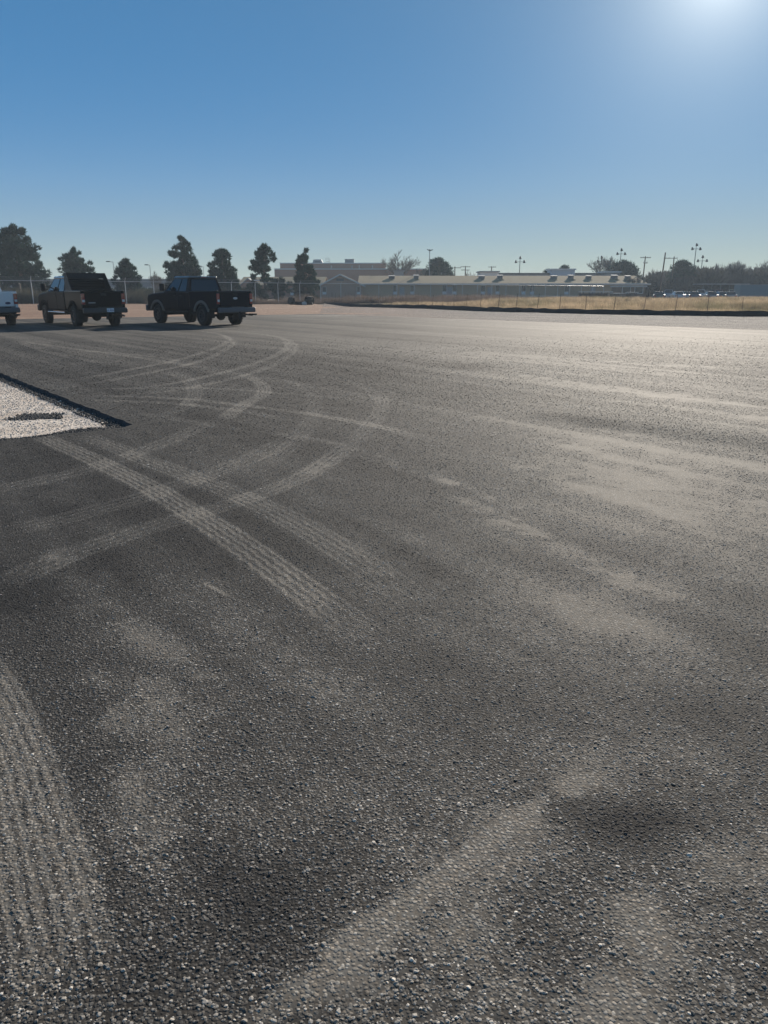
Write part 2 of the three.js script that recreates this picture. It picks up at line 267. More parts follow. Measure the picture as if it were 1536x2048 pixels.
  for (let i = 0; i < n; i++) {
    const x = stones[i * 4], z = stones[i * 4 + 1], d = dust(x, z), big = rnd() < 0.05 ? 1.25 : 1, r = (0.0033 + 0.0042 * rnd() * rnd()) * 1.1 * big * stones[i * 4 + 2], t = rnd();
    const cover = sstep(0.85, 1.15, d + 0.3 * (t - 0.5));
    E.set(rr(-0.3, 0.3), rr(0, 6.3), rr(-0.3, 0.3)); q.setFromEuler(E);
    M.compose(V(x, elev(x, z) + rr(-0.0013, 0.0002) - 0.003 * cover - 0.001 * (1 - stones[i * 4 + 3]), -z), q, V(r, r * rr(0.24, 0.42) * lerp(0.3, 1, sstep(11, 2.5, z)), r * rr(0.8, 1.1))); im.setMatrixAt(i, M);
    surfaceColor(x, z, cc, 0, 0, clamp(d * rr(0.45, 1.5) + rr(-0.08, 0.12), 0, 1.2)); const k = 0.72 + 1.25 * t * t * t + (rnd() < 0.004 ? 1.5 : 0); c.setRGB(cc[0] * k, cc[1] * k, cc[2] * k); im.setColorAt(i, c);
  }
  im.name = 'aggregate_stones'; im.userData = { kind: 'stuff' }; im.castShadow = im.receiveShadow = true; lot.add(im);
  console.log('stones', n);
}
// ---------------------------------------------------------------- ground sheets
function sheet(name, nu, nv, at, color, m, uvScale, label) {         // at(u, v) -> [x, y, z ahead]
  const pos = [], uv = [], col = [], idx = [], c = [0, 0, 0];
  for (let j = 0; j <= nv; j++) for (let i = 0; i <= nu; i++) { const [x, y, z] = at(i / nu, j / nv); pos.push(x, y, -z); uv.push(x / uvScale, z / uvScale); color(x, z, c); col.push(...c); }
  for (let j = 0; j < nv; j++) for (let i = 0; i < nu; i++) { const a = j * (nu + 1) + i, b = a + 1, d = a + nu + 1, e = d + 1; idx.push(a, b, d, b, e, d); }
  const g = new THREE.BufferGeometry(); g.setAttribute('position', new THREE.Float32BufferAttribute(pos, 3)); g.setAttribute('uv', new THREE.Float32BufferAttribute(uv, 2)); g.setAttribute('color', new THREE.Float32BufferAttribute(col, 3)); g.setIndex(idx); g.computeVertexNormals();
  const o = new THREE.Mesh(g, m); o.name = numbered(name); o.receiveShadow = o.castShadow = true; scene.add(o); return struct(o, label);
}
const soilMat = new THREE.MeshStandardMaterial({ vertexColors: true, map: soilColor, bumpMap: soilHeight, bumpScale: 0.02, roughness: 0.95 });
const tint = (a, b, s, k = 1) => (x, z, c) => { const n = clamp((fbm(x * s, z * s, 4) - 0.25) * 2); for (let i = 0; i < 3; i++) c[i] = lerp(a[i], b[i], n) * k; };
sheet('ground', 60, 60, (u, v) => [lerp(-700, 700, u), -0.10, lerp(-60, 900, v)], tint([0.26, 0.20, 0.14], [0.36, 0.29, 0.2], 0.05, 1.5), soilMat, 3, 'bare tan ground round the lot');
sheet('caliche_base', 120, 160, (u, v) => { const s = lerp(-0.3, 8.5, v), t = lerp(-0.3, 5, u), x = pitC[0] + pitU[0] * s + pitV[0] * t, z = pitC[1] + pitU[1] * s + pitV[1] * t; return [x, -DEEP + 0.02 * (fbm(x * 3, z * 3, 3) - 0.5), z]; },
  tint([0.62, 0.50, 0.40], [0.86, 0.76, 0.66], 3, 2.0), new THREE.MeshStandardMaterial({ vertexColors: true, map: soilColor, bumpMap: soilHeight, bumpScale: 0.012, roughness: 0.95 }), 1.2, 'pale caliche base laid bare in the square cut of the asphalt');

sheet('asphalt_apron', 40, 60, (u, v) => { const s = lerp(-30, 36.3, v), t = lerp(4.6, 75, u); return [pitC[0] + pitU[0] * s + pitV[0] * t, -0.03, pitC[1] + pitU[1] * s + pitV[1] * t]; }, (x, z, c) => surfaceColor(x, z, c, 0), asphaltMat, TILE, 'rest of the asphalt lot beyond the square cut');
const fenceAt = (t) => [-15 + 0.782 * t, 90 + 0.623 * t];            // line of the tall chain-link fence
const fenceTurn = Math.atan2(0.623, 0.782);
const rise = (x) => 0.30 * sstep(-14, -34, x);
{
  const near = [[-70, 13.6], [-46, 27.5], [-21, 42], [-4.4, 51.8], [2.5, 44.3]], far = [[-95, 26], [-62, 52.5], [-35.4, 73.7], [-15, 90], [-8.5, 92]];
  const on = (L, u) => { const f = u * (L.length - 1), i = Math.min(L.length - 2, Math.floor(f)); return [lerp(L[i][0], L[i + 1][0], f - i), lerp(L[i][1], L[i + 1][1], f - i)]; };
  sheet('dirt_strip', 200, 90, (u, v) => { const a = on(near, u), b = on(far, u), x = lerp(a[0], b[0], v * 1.04), z = lerp(a[1], b[1], v * 1.04); return [x, -0.03 + 0.06 * (fbm(x * 0.5, z * 0.5, 3) - 0.5) * sstep(0, 0.1, v) + rise(x) * sstep(0, 0.8, v), z]; },
    (x, z, c) => { const n = fbm(x * 0.12 + z * 0.3, z * 0.9 - x * 0.4, 4), p = sstep(0.5, 0.72, n), q = sstep(-6, 4, x); const a = [0.46, 0.235, 0.13], b = [0.62, 0.37, 0.225], g = [0.32, 0.20, 0.16]; for (let i = 0; i < 3; i++) c[i] = lerp(lerp(a[i], b[i], p), g[i], q) * 0.95; }, soilMat, 3, 'orange brown dirt strip between the lot and the chain-link fence');
}
const silt = [[648, 606.5], [700, 612.6], [770, 614.6], [860, 617], [960, 621.5], [1030, 623.5], [1120, 625.6], [1290, 629], [1430, 631], [1536, 632], [1700, 633.5]].map(([a, b]) => G(a, b));
const siltAt = (u) => { const f = u * (silt.length - 1), i = Math.min(silt.length - 2, Math.floor(f)); return [lerp(silt[i][0], silt[i + 1][0], f - i), lerp(silt[i][1], silt[i + 1][1], f - i)]; };
{
  const near = [[-4.4, 51.8], [0, 47], [5, 41.7], [10, 36.3], [15.3, 30.6], [22, 23.3], [33, 11.3]];
  const on = (u) => { const f = u * (near.length - 1), i = Math.min(near.length - 2, Math.floor(f)); return [lerp(near[i][0], near[i + 1][0], f - i), lerp(near[i][1], near[i + 1][1], f - i)]; };
  sheet('gravel_strip', 160, 60, (u, v) => { const a = on(u), b = siltAt(u); const x = lerp(a[0], b[0], v), z = lerp(a[1], b[1], v); return [x, -0.022 + 0.05 * (fbm(x * 0.4, z * 0.4 + 4, 3) - 0.5) * sstep(0, 0.1, v), z]; },
    (x, z, c) => { const n = fbm(x * 0.2, z * 1.1 + x * 0.5, 4), p = sstep(0.52, 0.75, n); for (let i = 0; i < 3; i++) c[i] = lerp(lerp([0.17, 0.155, 0.155][i], [0.28, 0.25, 0.22][i], p), lerp([0.30, 0.19, 0.15][i], [0.36, 0.25, 0.2][i], p), sstep(9, -2, x + 4 * (n - 0.5))) * 0.95; }, soilMat, 2, 'grey gravel strip between the lot and the silt fence');
  // thin pale line of fines along the lot's outer edge
  sheet('edge_fines', 260, 3, (u, v) => { const a = on(u); return [a[0] + v * (0.25 + 0.5 * fbm(a[0] * 1.5, 2, 3)) * 0.74, -0.006 - 0.012 * v, a[1] + v * (0.25 + 0.5 * fbm(a[0] * 1.5, 2, 3)) * 0.67]; }, tint([0.4, 0.34, 0.29], [0.7, 0.6, 0.52], 1.2, 1.2), soilMat, 1.5, 'pale fines spilled along the edge of the lot');
  sheet('grass_field', 120, 80, (u, v) => { const a = siltAt(u), x = lerp(a[0], lerp(2, 75, u), v), z = lerp(a[1], 118, v); return [x, -0.05 + 0.25 * sstep(0.05, 0.6, v) * sstep(3, 30, x) * 0.6, z]; }, tint([0.30, 0.22, 0.12], [0.42, 0.33, 0.19], 0.6, 1.4), soilMat, 3, 'dry ground of the grass field');
}
// ---------------------------------------------------------------- dry grass and brush
function blades(n, h, w, spread, lean) {
  const P = []; for (let i = 0; i < n; i++) { const a = rr(0, 6.28), r = spread * Math.sqrt(rnd()), x = Math.cos(a) * r, z = Math.sin(a) * r, b = rr(0, 6.28), hh = h * rr(0.5, 1), lx = rr(-lean, lean), lz = rr(-lean, lean), dx = Math.cos(b) * w, dz = Math.sin(b) * w; P.push(x - dx, 0, z - dz, x + dx, 0, z + dz, x + lx, hh, z + lz); }
  return tris(P);
}
function scatter(name, label, category, geo, m, n, place) {
  const im = new THREE.InstancedMesh(geo, m, n), M = new THREE.Matrix4(), q = new THREE.Quaternion(), c = new THREE.Color();
  for (let i = 0; i < n; i++) { const p = place(i); q.setFromAxisAngle(V(0, 1, 0), rr(0, 6.28)); M.compose(V(p.x, p.y, -p.z), q, V(p.s, p.s * (p.t ?? 1), p.s)); im.setMatrixAt(i, M); c.setRGB(...p.c); im.setColorAt(i, c); }
  im.name = numbered(name); im.castShadow = im.receiveShadow = true; scene.add(im); return tag(im, label, category, null, 'stuff');
}
const leafy = (more = {}) => new THREE.MeshPhysicalMaterial({ color: 0xffffff, roughness: 0.9, transmission: 0.4, thickness: 0, side: THREE.DoubleSide, specularIntensity: 0.3, ...more });
scatter('dry_grass', 'tall straw coloured dry grass behind the low black silt fence', 'grass', blades(14, 0.62, 0.012, 0.28, 0.2), leafy(), 26000, () => {
  const u = Math.pow(rnd(), 0.9), v = Math.pow(rnd(), 1.3), a = siltAt(lerp(0.16, 1, u)), x = lerp(a[0], lerp(6, 72, u), v) + rr(-0.3, 0.3), z = lerp(a[1] + 0.7, 116, v), g = fbm(x * 0.22, z * 0.22, 3), low = sstep(0.30, 0.5, fbm(x * 0.1 + 8, z * 0.12, 3));
  const green = Math.max(sstep(18, 26, x) * sstep(75, 55, z) * sstep(0.4, 0.55, g), 0.8 * sstep(0.56, 0.68, fbm(x * 0.3 + 30, z * 0.22, 3))), k = rr(0.45, 1.3) * (0.45 + 1.1 * fbm(x * 0.7, z * 0.5 + 7, 3));
  return { x, z, y: -0.06 + 0.15 * sstep(3, 30, x) * sstep(0.05, 0.6, v), s: lerp(0.5, 1.15, low) * rr(0.7, 1.2) * lerp(0.55, 1, sstep(4, 16, x)) * lerp(0.7, 1.0, sstep(0.02, 0.2, v)), c: [lerp(0.52, 0.22, green) * k, lerp(0.405, 0.20, green) * k, lerp(0.27, 0.12, green) * k] };
});
scatter('dry_weeds', 'grey brown thicket of dry weeds along the foot of the chain-link fence', 'weeds', blades(20, 1.25, 0.012, 0.4, 0.35), leafy(), 5200, () => {
  const t = rr(-14, 36), p = fenceAt(t), w = Math.pow(rnd(), 1.2) * lerp(4, 16, sstep(0, 36, t)) - 1.5, x = p[0] + 0.55 * w, z = p[1] - 0.85 * w + 1.5, k = rr(0.6, 1.15);
  return { x, z, y: -0.08, s: rr(0.5, 1.05) * lerp(0.6, 1.15, sstep(0.3, 0.65, fbm(x * 0.3, z * 0.3, 3))), c: [0.20 * k, 0.155 * k, 0.13 * k] };
});
scatter('dark_brush', 'dark low brush growing along the chain-link fence behind the pickups', 'brush', blades(26, 1.7, 0.03, 0.55, 0.5), leafy(), 6500, () => {
  const t = rr(-62, -2), p = fenceAt(t), w = rr(0.6, 7), x = p[0] - 0.55 * w, z = p[1] + 0.85 * w, k = rr(0.6, 1.2), g = rnd();
  return { x, z, y: -0.05 + rise(x) * 0.7, s: rr(0.5, 1.1) * lerp(0.5, 1.2, sstep(0.3, 0.65, fbm(x * 0.25, z * 0.25, 3))), c: [lerp(0.06, 0.12, g) * k, lerp(0.066, 0.10, g) * k, lerp(0.04, 0.065, g) * k] };
});
scatter('caliche_gravel', 'pale rounded gravel lying on the bare caliche base', 'gravel', new THREE.IcosahedronGeometry(1, 0), mat([1, 1, 1], 0.95), 15000, () => { const s = rr(0.02, 7.5), t = rr(0.02, 3.5), k = rr(0.55, 1.1), x = pitC[0] + pitU[0] * s + pitV[0] * t, z = pitC[1] + pitU[1] * s + pitV[1] * t; return { x, z, y: -DEEP + 0.02 * (fbm(x * 3, z * 3, 3) - 0.5) + 0.002, s: rr(0.004, 0.013), t: 0.7, c: [0.84 * k, 0.74 * k, 0.64 * k] }; });
{ // loose asphalt crumbs dropped on the pale base
  const spots = [], c = G(74, 826);
  for (let i = 0; i < 1100; i++) { const a = rr(0, 6.28), r = (0.3 + 0.5 * vnoise(Math.cos(a) * 2 + 9, Math.sin(a) * 2 + 4)) * Math.sqrt(-Math.log(1 - 0.97 * rnd())); spots.push([c[0] + Math.cos(a) * r * 0.40, c[1] + Math.sin(a) * r * 0.30]); }
  for (let i = 0; i < 6500; i++) { const s = rr(-0.02, 3.2), t = Math.pow(rnd(), 1.7) * lerp(0.22, 0.5, fbm(s * 3, 6, 2)) * (s < 1.6 ? 1.15 : 0.8); spots.push([pitC[0] + pitV[0] * s + pitU[0] * t, pitC[1] + pitV[1] * s + pitU[1] * t]); }
  for (let i = 0; i < 2600; i++) { const s = rr(0, 7.5), t = Math.pow(rnd(), 1.5) * 0.22; spots.push([pitC[0] + pitU[0] * s + pitV[0] * t, pitC[1] + pitU[1] * s + pitV[1] * t]); }
  scatter('asphalt_crumbs', 'loose dark asphalt crumbs spilled on the pale caliche base', 'gravel', new THREE.IcosahedronGeometry(1, 0), mat([1, 1, 1], 0.75), spots.length, (i) => { const k = rr(0.5, 1.5); return { x: spots[i][0], z: spots[i][1], y: -DEEP + 0.008, s: rr(0.006, 0.016), c: [0.034 * k, 0.034 * k, 0.036 * k] }; });
}
scatter('pale_chips', 'small pale stone chips strewn over the asphalt', 'gravel', new THREE.IcosahedronGeometry(1, 0), mat([1, 1, 1], 0.85), 260, (i) => { const near = i < 110, p = near ? G(rr(0, 560), 940 + 520 * Math.pow(rnd(), 1.2)) : [rr(-5, 9), rr(1.3, 16)], k = rr(0.6, 1.1); return { x: p[0], z: p[1], y: elev(p[0], p[1]) + 0.004, s: rr(0.0025, 0.006), t: 0.6, c: [0.55 * k, 0.48 * k, 0.42 * k] }; });
// ---------------------------------------------------------------- buildings far behind the fence
const M = {
  tanBrick: mat([0.50, 0.36, 0.23], 0.95), redBrick: mat([0.38, 0.19, 0.13], 0.95), roof: phys([0.30, 0.245, 0.165], 1, { specularIntensity: 0.1 }), fascia: mat([0.62, 0.60, 0.57], 0.7), galv: mat([0.55, 0.56, 0.57], 0.45, { metalness: 0.6 }), paleMetal: mat([0.26, 0.265, 0.27], 0.9),
  glass: phys([0.02, 0.025, 0.03], 0.08), white: mat([0.72, 0.72, 0.70], 0.6), grey: mat([0.30, 0.31, 0.32], 0.7), darkGrey: mat([0.11, 0.115, 0.12], 0.75), black: mat([0.011, 0.011, 0.012], 0.7), darkWood: mat([0.035, 0.026, 0.02], 0.95), wood: mat([0.16, 0.11, 0.08], 0.9), brown: mat([0.2, 0.14, 0.1], 0.85),
  concrete: mat([0.5, 0.47, 0.43], 0.9), darkRoof: mat([0.14, 0.14, 0.14], 1), rubber: mat([0.012, 0.012, 0.012], 0.85), door: mat([0.38, 0.37, 0.36], 0.7), teal: mat([0.12, 0.19, 0.22], 0.55), paleBlue: mat([0.45, 0.52, 0.58], 0.6),
};
const BASE = -0.1;
// gabled block running along x: walls, two roof slopes with thickness and overhang; returns nothing, adds parts
function gableRoof(x0, x1, zf, zb, eave, ridge, over, m, parent, name = 'roof') {
  const zm = (zf + zb) / 2, k = (ridge - eave) / (zm - zf), t = 0.14, y0 = eave - over * k;
  const side = (s) => { const e = extrude([[0, 0], [Math.hypot(zm - zf + over, ridge - y0), 0], [Math.hypot(zm - zf + over, ridge - y0), t], [0, t]], x1 - x0 + 2 * over); e.rotateZ(Math.atan2(ridge - y0, zm - zf + over)); e.rotateY(s > 0 ? Math.PI / 2 : -Math.PI / 2); return e.translate((x0 + x1) / 2, y0, s > 0 ? -(zf - over) : -(zb + over)); };
  return obj(name, [side(1), side(-1)], m, parent);
}
function gableWalls(x0, x1, zf, zb, eave, ridge, m, parent, end = true) {
  const T = 0.3, g = [box(x1 - x0, eave - BASE, T, (x0 + x1) / 2, (eave + BASE) / 2, -(zf + T / 2)), box(x1 - x0, eave - BASE, T, (x0 + x1) / 2, (eave + BASE) / 2, -(zb - T / 2))];
  const zm = (zf + zb) / 2; for (const x of [x0 + T / 2, x1 - T / 2]) { const e = extrude([[-(zb - zf) / 2 + T, BASE], [(zb - zf) / 2 - T, BASE], [(zb - zf) / 2 - T, eave - 0.02], [0, ridge - 0.1], [-(zb - zf) / 2 + T, eave - 0.02]], T); e.rotateY(Math.PI / 2); g.push(e.translate(x, 0, -zm)); }
  return obj('wall', g, m, parent);
}
function schoolWindow(x, z, y0, y1, w, parent) {                     // a tall dark window with a white panel below its pane
  const f = obj('window', [box(w, 0.06, 0.1, x, y1, -z + 0.03), box(w, 0.06, 0.1, x, y0, -z + 0.03), box(0.06, y1 - y0, 0.1, x - w / 2, (y0 + y1) / 2, -z + 0.03), box(0.06, y1 - y0, 0.1, x + w / 2, (y0 + y1) / 2, -z + 0.03), box(w, 0.05, 0.1, x, lerp(y0, y1, 0.33), -z + 0.03)], M.fascia, parent);
  obj('pane', box(w - 0.06, (y1 - y0) * 0.66, 0.04, x, lerp(y0, y1, 0.665), -z + 0.02), M.glass, f); obj('panel', box(w - 0.1, (y1 - y0) * 0.27, 0.06, x, lerp(y0, y1, 0.165), -z + 0.03), M.white, f);
}
{
  const Z = 148, k = Z / 1545, X = (px) => (px - 768) * k;
  const s = thing('school_building', 'long single-storey tan school building with a low shingled roof behind the fence', 'school', [0, 0, 0]);
  gableWalls(X(722), X(1286), Z, Z + 15, 2.72, 4.15, M.tanBrick, s); gableRoof(X(722), X(1286), Z, Z + 15, 2.72, 4.15, 0.6, M.roof, s);
  obj('fascia', box(X(1286) - X(724) + 1.2, 0.22, 0.05, (X(1286) + X(724)) / 2 + 0.6, 2.63, -(Z - 0.68)), M.fascia, s);
  // front gable wing
  const gx0 = X(641), gx1 = X(724), gm = X(681.5), zf = Z - 1.6, zb = Z + 8, gw = gx1 - gx0;
  const gf = extrude([[gx0, BASE], [gx1, BASE], [gx1, 2.45], [gm, 4.2], [gx0, 2.3]], 0.3).translate(0, 0, -zf); obj('wall', [gf, box(0.3, 2.4, 9, gx0 + 0.15, 1.1, -(zf + 4.7)), box(0.3, 2.4, 1.5, gx1 - 0.15, 1.1, -(zf + 0.95))], mat([0.40, 0.26, 0.19], 0.95), s);
  const slope = (xa, ya, xb, yb) => { const L = Math.hypot(xb - xa, yb - ya); return box(L, 0.14, 10.4, (xa + xb) / 2, (ya + yb) / 2 + 0.08, -(zf + 4.6), 0, 0, Math.atan2(yb - ya, xb - xa)); };
  obj('roof', [slope(gx0 - 0.7, 1.97, gm, 4.3), slope(gm, 4.3, gx1 + 0.7, 2.15)], M.roof, s);
  const rake = (xa, ya, xb, yb) => box(Math.hypot(xb - xa, yb - ya), 0.24, 0.06, (xa + xb) / 2, (ya + yb) / 2 + 0.04, -(zf - 0.64), 0, 0, Math.atan2(yb - ya, xb - xa));
  obj('fascia', [rake(gx0 - 0.7, 1.97, gm, 4.3), rake(gm, 4.3, gx1 + 0.7, 2.15)], M.fascia, s);
  obj('gable_louver', [box(1.4, 0.5, 0.08, gm, 3.4, -(zf - 0.17))], M.darkGrey, s);
  schoolWindow(X(650), zf - 0.15, 0.75, 2.1, 0.75, s); schoolWindow(X(717.5), zf - 0.15, 0.75, 2.1, 0.65, s);
  for (const px of [790.5, 824.5, 889, 909, 966, 995, 1047, 1064, 1133]) schoolWindow(X(px), Z, 0.72, 2.4, 0.78, s);
  for (const px of [804, 899, 980, 1186]) { const d = obj('door', box(0.95, 2.15, 0.08, X(px), 1.0, -(Z - 0.02)), M.door, s); obj('handle', box(0.06, 0.2, 0.08, X(px) + 0.36, 1.0, -(Z - 0.09)), M.darkGrey, d); }
  // brick wing to its west
  const W0 = X(478), W1 = X(640), ZW = Z + 2.5;
  gableWalls(W0, W1, ZW, ZW + 13, 2.5, 3.95, M.redBrick, s); gableRoof(W0, W1, ZW, ZW + 13, 2.5, 3.95, 0.6, M.roof, s);
  const a0 = X(480), a1 = X(510), am = X(495); obj('wall', extrude([[a0, BASE], [a1, BASE], [a1, 2.5], [am, 3.6], [a0, 2.4]], 0.3).translate(0, 0, -(ZW - 1.2)), M.redBrick, s);
  const rk = (xa, ya, xb, yb) => box(Math.hypot(xb - xa, yb - ya), 0.14, 3.2, (xa + xb) / 2, (ya + yb) / 2 + 0.07, -(ZW + 0.1), 0, 0, Math.atan2(yb - ya, xb - xa)); obj('roof', [rk(a0 - 0.5, 2.1, am, 3.62), rk(am, 3.62, a1 + 0.5, 2.2)], M.paleMetal, s);
  for (const px of [547, 582, 618]) schoolWindow(X(px), ZW, 0.6, 1.9, 0.85, s);
  // vents on the roof, each a thing of its own
  const ord = ['first', 'second', 'third', 'fourth', 'fifth', 'sixth', 'seventh', 'eighth', 'ninth'];
  [783.5, 832, 962, 998.5, 1106, 1139.5, 1175, 1226, 1253].forEach((px, i) => {
    const big = [0, 2, 4, 7].includes(i), w = big ? 1.15 : 0.95, zc = Z + 4.6, y = 3.5 + (i % 2) * 0.1;
    const t = thing('roof_vent', 'grey hood vent on the school roof, ' + ord[i] + ' of nine from the gable', 'roof vent', [X(px) * zc / Z, y, zc], 0, 'vents along the school roof');
    obj('housing', rbox(w, 0.85, 1.0, 0.04, 0, 0.25, 0), M.paleMetal, t); obj('hood', [box(w + 0.18, 0.07, 1.2, 0, 0.72, 0.05, 0.12)], M.paleMetal, t); obj('louver', [0, 1, 2, 3].map((j) => box(w - 0.16, 0.05, 0.08, 0, 0.06 + j * 0.15, 0.52, 0.6)), M.darkGrey, t);
    const c = extrude([[-1.6, -0.5], [0, 0.12], [1.6, -0.5]], 1.6); obj('saddle', c.translate(0, -0.05, 1.0), M.roof, t);
  });
}
{ // two-storey brick building further back
  const Z = 205, k = Z / 1545, X = (px) => (px - 768) * k, H = (py) => EYE + (580 - py) * k * 1.02;
  const b = thing('brick_building', 'large flat-roofed red brick building rising behind the school gable', 'building', [0, 0, 0]);
  const blk = (p0, p1, top, d, z = Z) => box(X(p1) - X(p0), H(top) - BASE, d, (X(p0) + X(p1)) / 2, (H(top) + BASE) / 2, -(z + d / 2));
  const red = mat([0.40, 0.20, 0.13], 0.95);
  obj('wall', [blk(562, 771.5, 531, 24)], red, b); obj('wall', [blk(560, 848, 543.5, 10, Z - 9)], red, b);
  obj('coping', [box(X(772) - X(561.5), 0.22, 24.4, (X(561.5) + X(772)) / 2, H(531) + 0.11, -(Z + 12)), box(X(848.5) - X(559.5), 0.25, 10.2, (X(559.5) + X(848.5)) / 2, H(543.5) + 0.12, -(Z - 4))], M.fascia, b);
  for (const p of [666, 706, 720, 745]) obj('vent_pipe', bar(V(X(p), H(546), -(Z - 5)), V(X(p), H(535), -(Z - 5)), 0.14), M.paleMetal, b);
  const u1 = thing('rooftop_unit', 'sloping grey rooftop unit left of the antenna frame on the brick building', 'rooftop unit', [X(634), H(531.5), Z + 6]); obj('housing', extrude([[-1.6, 0], [1.5, 0], [0.9, 1.3], [-1.2, 1.3]], 2, 0.05), M.grey, u1); obj('grille', box(1.6, 0.5, 0.06, -0.1, 0.6, 1.02), M.darkGrey, u1);
  const u2 = thing('rooftop_unit', 'square dark grey rooftop unit right of the antenna frame on the brick building', 'rooftop unit', [X(700) * 1.03, H(531), Z + 6]); obj('housing', rbox(2.5, 1.3, 2, 0.05, 0, 0.6, 0), M.grey, u2); obj('lid', box(2.6, 0.1, 2.1, 0, 1.28, 0), M.darkGrey, u2); obj('grille', [0, 1, 2].map((j) => box(2.1, 0.12, 0.06, 0, 0.3 + j * 0.3, 1.02)), M.darkGrey, u2);
  const f = thing('antenna_frame', 'thin open metal frame standing on the brick building roof', 'antenna', [X(657) * 1.02, H(531.5), Z + 4]); obj('frame', [bar(V(-0.5, 0, 0), V(-0.5, 1.8, 0), 0.05), bar(V(0.5, 0, 0), V(0.5, 1.5, 0), 0.05), bar(V(-0.5, 1.4, 0), V(0.5, 1.4, 0), 0.04), bar(V(-0.5, 0.7, 0), V(0.5, 0.7, 0), 0.04)], M.grey, f); obj('mast', bar(V(0.1, 0, 0), V(0.1, 2, 0), 0.04), M.grey, f);
}
function flatBlock(name, label, category, p0, p1, top, Z, depth, wall, trim, details) {
  const k = Z / 1545, X = (px) => (px - 768) * k, h = EYE + (580 - top) * k, w = X(p1) - X(p0), t = thing(name, label, category, [(X(p0) + X(p1)) / 2, BASE, Z]);
  obj('wall', box(w, h - BASE, depth, 0, (h - BASE) / 2, -depth / 2), wall, t); obj('roof', box(w + 0.5, 0.28, depth + 0.5, 0, h - BASE + 0.1, -depth / 2), trim, t);
  for (let i = 0; i < (details ?? 0); i++) { const x = -w / 2 + (i + 0.5) * w / details, f = obj('window', box(1.5, 1.3, 0.08, x, 1.7, 0.03), M.fascia, t); obj('pane', box(1.3, 1.1, 0.06, x, 1.7, 0.07), M.glass, f); }
  return t;
}
flatBlock('low_building', 'long low dark-roofed building showing just above the school roof ridge', 'building', 998, 1240, 549.5, 178, 18, M.grey, M.darkRoof, 8);
flatBlock('white_building', 'small pale flat-roofed building behind the school, left of the long dark roof', 'building', 960, 996, 546, 172, 6, M.white, M.grey, 2);
flatBlock('white_unit_building', 'boxy pale blue plant room standing above the dark long roof beside dome trees', 'building', 1101, 1147, 541.5, 176, 5, M.paleBlue, M.white, 2);
flatBlock('plant_room', 'small grey rooftop house above the school ridge in front of the bare tree', 'building', 788, 807, 544.5, 168, 4, M.grey, M.paleMetal, 1);
flatBlock('small_hut', 'small pale block on the far dark roof right of the plant room', 'building', 1207, 1238, 546.5, 174, 5, M.paleMetal, M.white, 1);
flatBlock('long_grey_building', 'long low grey building beyond the fence behind the left pines', 'building', -60, 476, 561, 190, 14, mat([0.20, 0.20, 0.21], 0.8), M.paleMetal, 20);
flatBlock('brown_shed', 'small brown shed at the right end of the school', 'shed', 1240, 1290, 574, 136, 5, M.brown, M.concrete, 2);
{
  const shelter = (label, p0, p1, top, Z) => { const k = Z / 1545, w = (p1 - p0) * k, h = EYE + (580 - top) * k - BASE, t = thing('low_shelter', label, 'shelter', [((p0 + p1) / 2 - 768) * k, BASE, Z]); obj('roof', box(w, 0.12, 2.4, 0, h, 0), M.concrete, t); for (let i = 0; i < 4; i++) for (const z of [-1, 1]) obj('post', box(0.1, h - 0.06, 0.1, -w / 2 + 0.3 + i * (w - 0.6) / 3, (h - 0.06) / 2, z), M.darkGrey, t); obj('back_panel', box(w - 0.3, h * 0.8, 0.06, 0, h * 0.42, -1.1), M.darkGrey, t); };
  shelter('longest low flat shelter with a pale roof edge in front of the school', 1160, 1222, 583.5, 124);
  shelter('short low flat shelter between the longest shelter and the brown shed', 1224, 1245, 586.5, 122);
  shelter('low flat shelter right in front of the brown shed', 1256, 1273, 584.5, 122);
  const k = 150 / 1545, t = thing('carport', 'long flat carport roof with a sunlit edge behind the parked cars', 'carport', [(1440 - 768) * k, BASE, 150]); obj('roof', box(92 * k, 0.16, 5, 0, 2.75, 0), M.paleMetal, t); for (let i = 0; i < 6; i++) obj('post', box(0.14, 2.7, 0.14, (-43 + i * 17.2) * k, 1.35, 2), M.darkGrey, t);
  const kk = 128 / 1545, b = thing('box_trailer', 'long blue-green box trailer standing right of the parked cars', 'trailer', [(1535 - 768) * kk, BASE, 128]), L = 122 * kk; obj('body', rbox(L, 1.9, 2.4, 0.06, 0, 1.5, 0), M.teal, b); obj('roof_rail', box(L, 0.08, 2.5, 0, 2.48, 0), M.paleMetal, b); obj('skirt', box(L - 0.5, 0.35, 2.2, 0, 0.4, 0), M.darkGrey, b);
  for (const x of [-3.4, -2.4, 2.2, 3.2]) for (const z of [-1, 1]) { const w = new THREE.CylinderGeometry(0.42, 0.42, 0.25, 16).rotateX(Math.PI / 2).translate(x, 0.42, z); obj('wheel', w, M.rubber, b); }
  const r = thing('pipe_rail', 'long thin white pipe rail in front of the school windows', 'rail', [0, BASE, 0]), kr = 130 / 1545, xa = (1018 - 768) * kr, xb = (1156 - 768) * kr; obj('rail', bar(V(xa, 0.68, -130), V(xb, 0.68, -130), 0.04), M.white, r); for (let i = 0; i <= 6; i++) obj('post', bar(V(lerp(xa, xb, i / 6), 0, -130), V(lerp(xa, xb, i / 6), 0.68, -130), 0.035), M.white, r);
}
